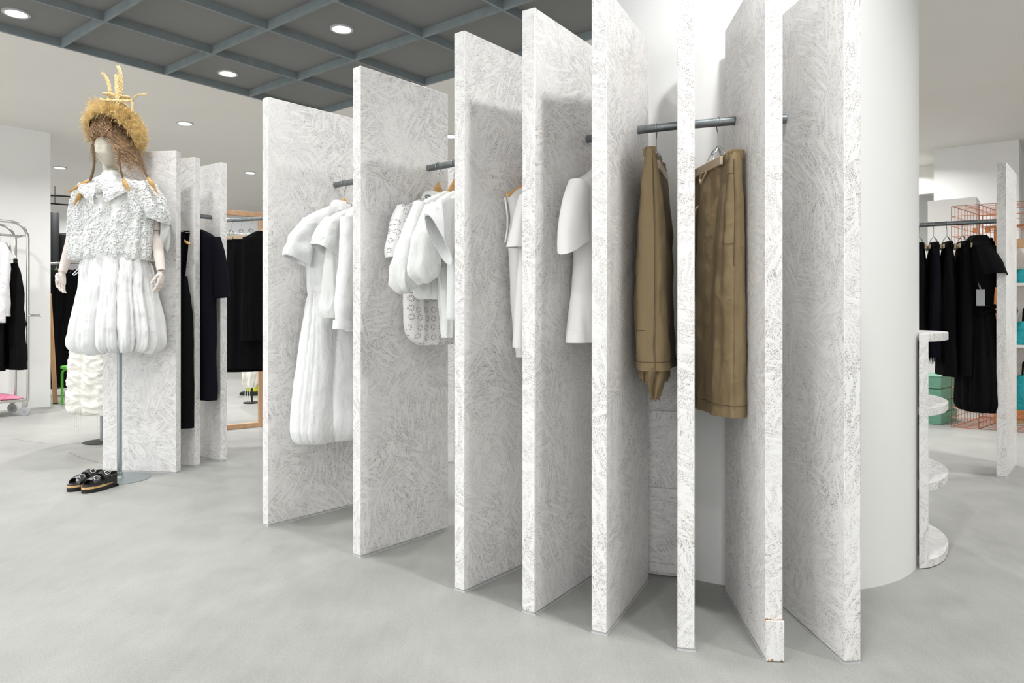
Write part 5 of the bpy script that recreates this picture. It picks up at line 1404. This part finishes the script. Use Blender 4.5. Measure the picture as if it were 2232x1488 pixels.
# white ruched dress hem and yellow tin beyond the frame
p = FL(549, 878)
t = thing('draped_white_dress', 'draped white dress with hanging cords seen through the timber portal', 'dress', (p.x, p.y, 0))
cloth(MB(), [(1.25, .10, .05, .05, .004), (.95, .05, .08, .08, .008), (.70, 0, .11, .1, .012), (.45, 0, .12, .1, .014), (.28, -.02, .10, .09, .014), (.20, -.02, .06, .06, .01)], 50, 70, 5, 'gather', 7, .012).build('draped_cloth', M['satin'], t, sharp=80)
for x in (-.06, -.03, .0): MB().tube([(x, -.06, .25), (x - .01, -.06, .1), (x + .005, -.06, .02)], .003, 6).build('cord', M['satin'], t)
MB().lathe([(.001, 0), (.11, 0), (.11, .012), (.012, .02), (.012, 1.2), (.001, 1.2)], 24).build('stand', M['black_matt'], t)
p = FL(541, 867)
t = thing('yellow_stool', 'yellow and dark green drum stool behind the black trousers', 'stool', (p.x - .08, p.y + .45, 0))
MB().lathe([(.001, 0), (.20, 0), (.20, .03), (.12, .05), (.1, .05)], 32).build('foot', M['dark_green'], t)
MB().lathe([(.11, .05), (.12, .2), (.10, .3), (.12, .42), (.11, .5)], 32).build('drum', M['yellow'], t)
MB().lathe([(.1, .5), (.19, .51), (.2, .53), (.19, .56), (.001, .56)], 32).build('seat', M['dark_green'], t)
for z in (.14, .36): MB().lathe([(.112, z), (.128, z + .01), (.128, z + .04), (.112, z + .05)], 32, cap=False).build('band', M['dark_green'], t)
# ------------------------------------------------------------------ black clothes on the right-hand rail
pR, qR = RL['R']; ZR = 1.89
LR = (qR - pR).length; dR = (qR - pR).normalized()
def rfix(px):
    k = (px - CX) / F; s_ = (k * pR.y - pR.x) / (dR.x - k * dR.y); return pR + dR * s_
def rframe(px, ang): b = rfix(px); fr = Frame(b, ang, ZR); return fr
def black_bottom(px, ang, bot, half, label, hl, name='black_skirt', fray=False, seed=1, mat='black', hw=None, top=.0):
    fr = rframe(px, ang)
    clip_hanger(fr, hl, half=.13, stem=.10, gap=.030)
    t = thing(name, label, 'trousers' if 'trouser' in name else 'skirt', fr.loc, fr.rot)
    zb_ = zat(bot, fr.b.y) - ZR
    cloth(MB(), [(-.162, 0, .15, .024, .001), (-.21, 0, .16, .032, .003), (-.35, 0, .185, .045, .006), (-.6, 0, half * .93, .055, .007), (zb_ + .01, 0, half, .062, .008), (zb_, 0, half, .062, .008)], 50, 90, seed, 'sheet', 3, .004, wave=.004).build('cloth_panel', M[mat], t, sharp=60)
    cloth(MB(), [(-.150, 0, .16, .032, .001), (-.19, 0, .162, .034, .001)], 6, 80, seed, 'sheet', 3, .002, lip=.02).build('waistband', M[mat], t, sharp=60)
    if fray:
        rr_ = random.Random(4); mb = MB()
        for k in range(60):
            x = rr_.uniform(-half, half); y = -.055 + .11 * rr_.random()
            L = rr_.uniform(.02, .075)
            mb.sheet([[Vector((x + e, y, z)) for e in (-.012 * (1 - f), .012 * (1 - f))] for z, f in ((zb_ + .02, 0), (zb_ - L * .5, .3), (zb_ - L, .8))], .002)
        mb.build('frayed_hem', M[mat], t, sharp=60)['kind'] = 'stuff'
    return t
AR = 62
black_bottom(2004, AR, 775, .21, 'black frayed skirt half hidden by the round column on the right rail', 'clip hanger nearest the column on the right rail', fray=True, seed=3)
black_bottom(2035, AR + 2, 776, .22, 'black skirt with frayed hem, second on the right rail from the column', 'clip hanger second from the column on the right rail', fray=True, seed=5, mat='navy')
black_bottom(2064, AR + 4, 815, .23, 'long plain black trousers, third on the right rail from the column', 'clip hanger third from the column on the right rail', name='black_trousers', seed=8)
black_bottom(2098, AR + 5, 815, .23, 'long plain black trousers next to the black ruffled dress on the right rail', 'clip hanger next to the black ruffled dress', name='black_trousers', seed=11)
fr = rframe(2131, 73)
wood_hanger(fr, 'pale hanger under the black ruffled dress beside the right panel', half=.18, mat='hanger_pale', stem=.10)
t = thing('black_ruffled_dress', 'long black dress with ruffled trim and balloon skirt beside the right panel', 'dress', fr.loc, fr.rot)
zb_ = zat(893, fr.b.y) - ZR
cloth(MB(), [(-.125, 0, .06, .05, 0), (-.15, 0, .11, .06, .001), (-.20, 0, .18, .075, .003), (-.30, 0, .19, .085, .005), (-.50, 0, .185, .085, .006), (-.66, 0, .18, .08, .006)], 40, 90, 31, 'sheet', 4, .005).build('bodice', M['black'], t, sharp=60)
cloth(MB(), [(-.64, 0, .175, .08, .004), (-.72, 0, .19, .09, .01), (-.95, 0, .215, .11, .014), (-1.2, 0, .235, .125, .016), (zb_ + .08, 0, .24, .13, .016), (zb_ + .02, 0, .22, .12, .018), (zb_, 0, .18, .1, .018), (zb_ + .05, 0, .16, .09, .01)], 60, 120, 33, 'pleat', 14, .006, lip=0).build('skirt', M['black'], t, sharp=70)
for sx, sy in ((-1, -.05), (1, -.03)): sleeve(MB(), [(sx * .15, 0, -.21), (sx * .19, sy * .6, -.33), (sx * .21, sy, -.42)], [.06, .08, .09], [.06, .07, .075], 28, 4, .004, 3, .03, .05).build('sleeve', M['black'], t, sharp=60)
def frill(path, h, seed, name='frill'):
    rr_ = random.Random(seed); P = [Vector(q[:3]) for q in catmull([tuple(p) for p in path], 60)]; g0, g1, g2 = [], [], []
    for i, p in enumerate(P):
        n_ = Vector((p.x, p.y, 0)).normalized(); w_ = math.sin(i * 1.3) * .010
        g0.append(p); g1.append(p + n_ * h * .6 + Vector((0, 0, w_ * .6))); g2.append(p + n_ * h + Vector((0, 0, w_ - .01)))
    return MB().sheet([g0, g1, g2], .002).build(name, M['black'], t, sharp=100)
frill([(.19 * math.cos(a), .09 * math.sin(a), -.64 + .01 * math.sin(3 * a)) for a in (2 * PI * k / 20 for k in range(21))], .035, 3)
frill([(.19 * math.cos(a), .09 * math.sin(a), -.68 + .01 * math.sin(4 * a)) for a in (2 * PI * k / 20 for k in range(21))], .03, 5)
frill([(.06, -.06, -.13), (.03, -.085, -.22), (.04, -.095, -.32)], .035, 7); frill([(-.06, -.055, -.13), (-.04, -.085, -.22), (-.03, -.095, -.34), (-.02, -.095, -.5)], .03, 8)
cloth(MB(), [(-.105, 0, .07, .05, .002), (-.135, 0, .10, .07, .004), (-.165, 0, .12, .085, .006)], 10, 60, 3, 'gather', 8, .004, lip=.01).build('collar', M['black'], t, sharp=60)
tg = MB().box(-.262, .03, -.64, -.260, .085, -.52).build('price_tag', M['tag_grey'], t)
tg['label'] = 'blank pale grey swing tag'
MB().tube([(-.261, .055, -.525), (-.25, .058, -.49), (-.22, .06, -.47), (-.25, .066, -.495), (-.261, .058, -.525)], .0014, 5).build('tag_cord', M['tag_grey'], tg)

# ------------------------------------------------------------------ copper wire cage shelving
c0 = FL(2074, 931); c1 = FL(2232, 943)
fx_ = (c1 - c0).normalized(); gx = Vector((fx_.x, fx_.y, 0)); gy = Vector((.88, .80, 0)).normalized()
rotc = 0
t = thing('wire_cage_shelving', 'copper wire grid cage shelving with an open bay behind the right-hand rail', 'shelving', c0)
def cg(a, b, z): return gx * a + gy * b + Vector((0, 0, z))
HC = 2.31; wr_ = .003
def grid_face(name, p, u, v, nu, nv):
    """one wire mesh panel: wires along u and v"""
    mb = MB()
    for i in range(nu + 1): mb.tube([p + u * (i / nu), p + u * (i / nu) + v], wr_, 5)
    for j in range(nv + 1): mb.tube([p + v * (j / nv), p + v * (j / nv) + u], wr_, 5)
    return mb.build(name, M['copper'], t, sharp=80)
Wt, Dt = .24, 1.1     # tower
grid_face('wire_side', cg(0, 0, 0), gy * Dt, Vector((0, 0, HC)), 10, 22)
grid_face('wire_side', cg(Wt, 0, 0), gy * Dt, Vector((0, 0, HC)), 8, 11)
grid_face('wire_front', cg(0, 0, 0), gx * Wt, Vector((0, 0, HC)), 2, 22)
grid_face('wire_back', cg(0, Dt, 0), gx * 2.2, Vector((0, 0, HC)), 12, 12)
for z in (0.006, HC): grid_face('wire_deck', cg(0, 0, z), gx * Wt, gy * Dt, 2, 10)
for z0, z1, nn in ((HC - .23, HC, 2), (.006, .13, 1)):
    grid_face('wire_front', cg(Wt, 0, z0), gx * 2.0, Vector((0, 0, z1 - z0)), 14, nn)
    grid_face('wire_deck', cg(Wt, 0, z0), gx * 2.0, gy * .5, 14, 3)
    grid_face('wire_deck', cg(Wt, 0, z1), gx * 2.0, gy * .5, 14, 3)
    grid_face('wire_front', cg(Wt, .5, z0), gx * 2.0, Vector((0, 0, z1 - z0)), 14, nn)
MB().box(0, 0, 0, 1, 1, 1, Matrix(((gx.x * .05, gy.x * .05, 0, cg(Wt + .0, .55, 0).x), (gx.y * .05, gy.y * .05, 0, cg(Wt, .55, 0).y), (0, 0, HC - .2, .02), (0, 0, 0, 1)))).build('timber_post', M['rust'], t, bevel=.003)
def cbox(a0, a1, b0, b1, z0, z1): return MB().box(0, 0, 0, 1, 1, 1, Matrix(((gx.x * (a1 - a0), gy.x * (b1 - b0), 0, cg(a0, b0, 0).x), (gx.y * (a1 - a0), gy.y * (b1 - b0), 0, cg(a0, b0, 0).y), (0, 0, z1 - z0, z0), (0, 0, 0, 1))))
for a in (.06, .17): cbox(a, a + .04, .50, .54, HC - .24, HC - .19).build('bracket', M['rust'], t)
cbox(Wt + .06, 2.1, .02, .05, HC - .245, HC - .23).build('timber_lip', M['rust'], t)
# shelf bay beyond: tan boards with white backs
b_o = cg(.55, .75, 0) + c0
def szat(py, Y): return zat(py, Y)
Yb = b_o.y + .0
t2 = thing('shelf_bay', 'white backed shelf bay with tan plywood front board behind the wire cage', 'shelving', c0)
def sb(a0, a1, b0, b1, z0, z1, name, mat): return cbox(a0, a1, b0, b1, z0, z1).build(name, M[mat], t2, bevel=.002)
Ys = (c0 + cg(.47, .72, 0)).y
sb(.26, 2.2, .72, .76, zat(540, Ys), zat(519, Ys), 'front_board', 'tan_board')
sb(.26, 2.2, 1.06, 1.08, .15, zat(519, Ys), 'back_panel', 'white_plastic')
sb(.26, .299, .76, 1.06, .15, zat(519, Ys), 'side_panel', 'tan_board')
shz = [zat(616, Ys), zat(752, Ys), zat(895, Ys)]
for z in shz[:2]: sb(.30, 2.2, .74, 1.06, z - .03, z, 'shelf', 'white_plastic')
sb(.26, 2.2, .70, 1.06, shz[2] - .09, shz[2], 'bench_board', 'rust')
sb(.26, 2.2, .72, 1.04, .0, shz[2] - .09, 'plinth', 'tan_board')
# turquoise bags
def soft_bag(name, label, a, b, z, w_, d_, h_, handles=True, seed=1):
    p = c0 + cg(a, b, 0); t = thing(name, label, 'bag', (p.x, p.y, z + .002), math.atan2(gx.y, gx.x), None)
    mb = MB(); rings = []
    for i in range(15):
        v = i / 14; ring = []
        for k in range(40):
            an = 2 * PI * k / 40; ww = w_ / 2 * (1 - .28 * v ** 3); dd = d_ / 2 * (1 - .6 * v ** 1.5)
            q = .012 * noise.noise((an * 2 + seed, v * 5, seed)) + .008 * noise.noise((an * 5, v * 11, seed))
            ring.append(Vector(((ww + q) * spow(math.cos(an), .6), (dd + q) * spow(math.sin(an), .7), h_ * v * (1 - .06 * abs(math.cos(an)) * v))))
        rings.append(ring)
    mb.loft(rings, True, True); bd = mb.build('bag_body', M['turquoise'], t, sharp=70)
    if handles:
        for sg in (-1, 1): MB().tube([(-w_ * .22, sg * d_ * .1, h_ * .92), (-w_ * .2, sg * d_ * .1, h_ + .12), (0, sg * d_ * .1, h_ + .22), (w_ * .2, sg * d_ * .1, h_ + .12), (w_ * .22, sg * d_ * .1, h_ * .92)], .009, 8).build('handle', M['black'], t)
    mb = MB()
    for k in range(4): mb.ball((-.05 + .03 * k, -d_ * .34 + .02 * k * .2, h_ * (.55 + .08 * k)), .010, 6, (1, .5, 1))
    mb.build('charm', M['silver'], t); return t
soft_bag('turquoise_pouch', 'small turquoise gathered pouch on the top shelf at the right edge', .50, .90, shz[0], .34, .22, .16, False, 2)
soft_bag('turquoise_tote', 'turquoise tote with black handles on the middle shelf at the right edge', .50, .90, shz[1], .36, .24, .26, True, 5)
soft_bag('large_turquoise_tote', 'large turquoise tote with silver charm on the bottom shelf at the right edge', .50, .90, shz[2], .38, .26, .38, True, 8)
# black lamp behind the column clothes: bag hanging on the panel side
pk = c0 + cg(.50, .30, 0)
t = thing('black_drawstring_bag', 'small black drawstring bag hanging between the black dress and the right panel', 'bag', (pk.x - .05, pk.y, zat(690, pk.y)))
MB().tube([(0, 0, -.02), (0, 0, .06), (0, 0, .14), (0, 0, .17)], [.03, .045, .03, .012], 14).build('bag_body', M['black'], t)
MB().tube([(-.015, 0, .16), (-.02, 0, .3), (0, 0, .38), (.02, 0, .3), (.015, 0, .16)], .004, 6).build('strap', M['black'], t)
# green crates
g0 = FL(2051, 926)
ca = Vector((.80, -.60, 0)); ca = gx; cb = gy
t = thing('green_crate_stack', 'sea green painted crate stack left of the copper wire cage', 'crate', g0)
hz = zat(822, g0.y)
def gb(z0, z1, name):
    mm = Matrix(((-ca.x * .5, cb.x * .55, 0, 0), (-ca.y * .5, cb.y * .55, 0, 0), (0, 0, z1 - z0, z0), (0, 0, 0, 1)))
    return MB().box(0, 0, 0, 1, 1, 1, mm).build(name, M['teal_box'], t, bevel=.004)
n_ = 4
for k in range(n_): gb(hz / n_ * k + .002, hz / n_ * (k + 1) - .004, 'crate_board')
gb(hz - .004, hz + .012, 'lid')
# ------------------------------------------------------------------ view
sc = bpy.context.scene
sc.view_settings.view_transform = 'Standard'; sc.view_settings.look = 'None'; sc.view_settings.gamma = 1.0
sc.view_settings.exposure = EXPO
sc.view_settings.use_curve_mapping = False
sc.cycles.use_denoising = True
sc.cycles.max_bounces = 6; sc.cycles.diffuse_bounces = 4; sc.cycles.glossy_bounces = 3
sc.cycles.sample_clamp_indirect = 6.0
sc.cycles.use_adaptive_sampling = True; sc.cycles.adaptive_threshold = .025
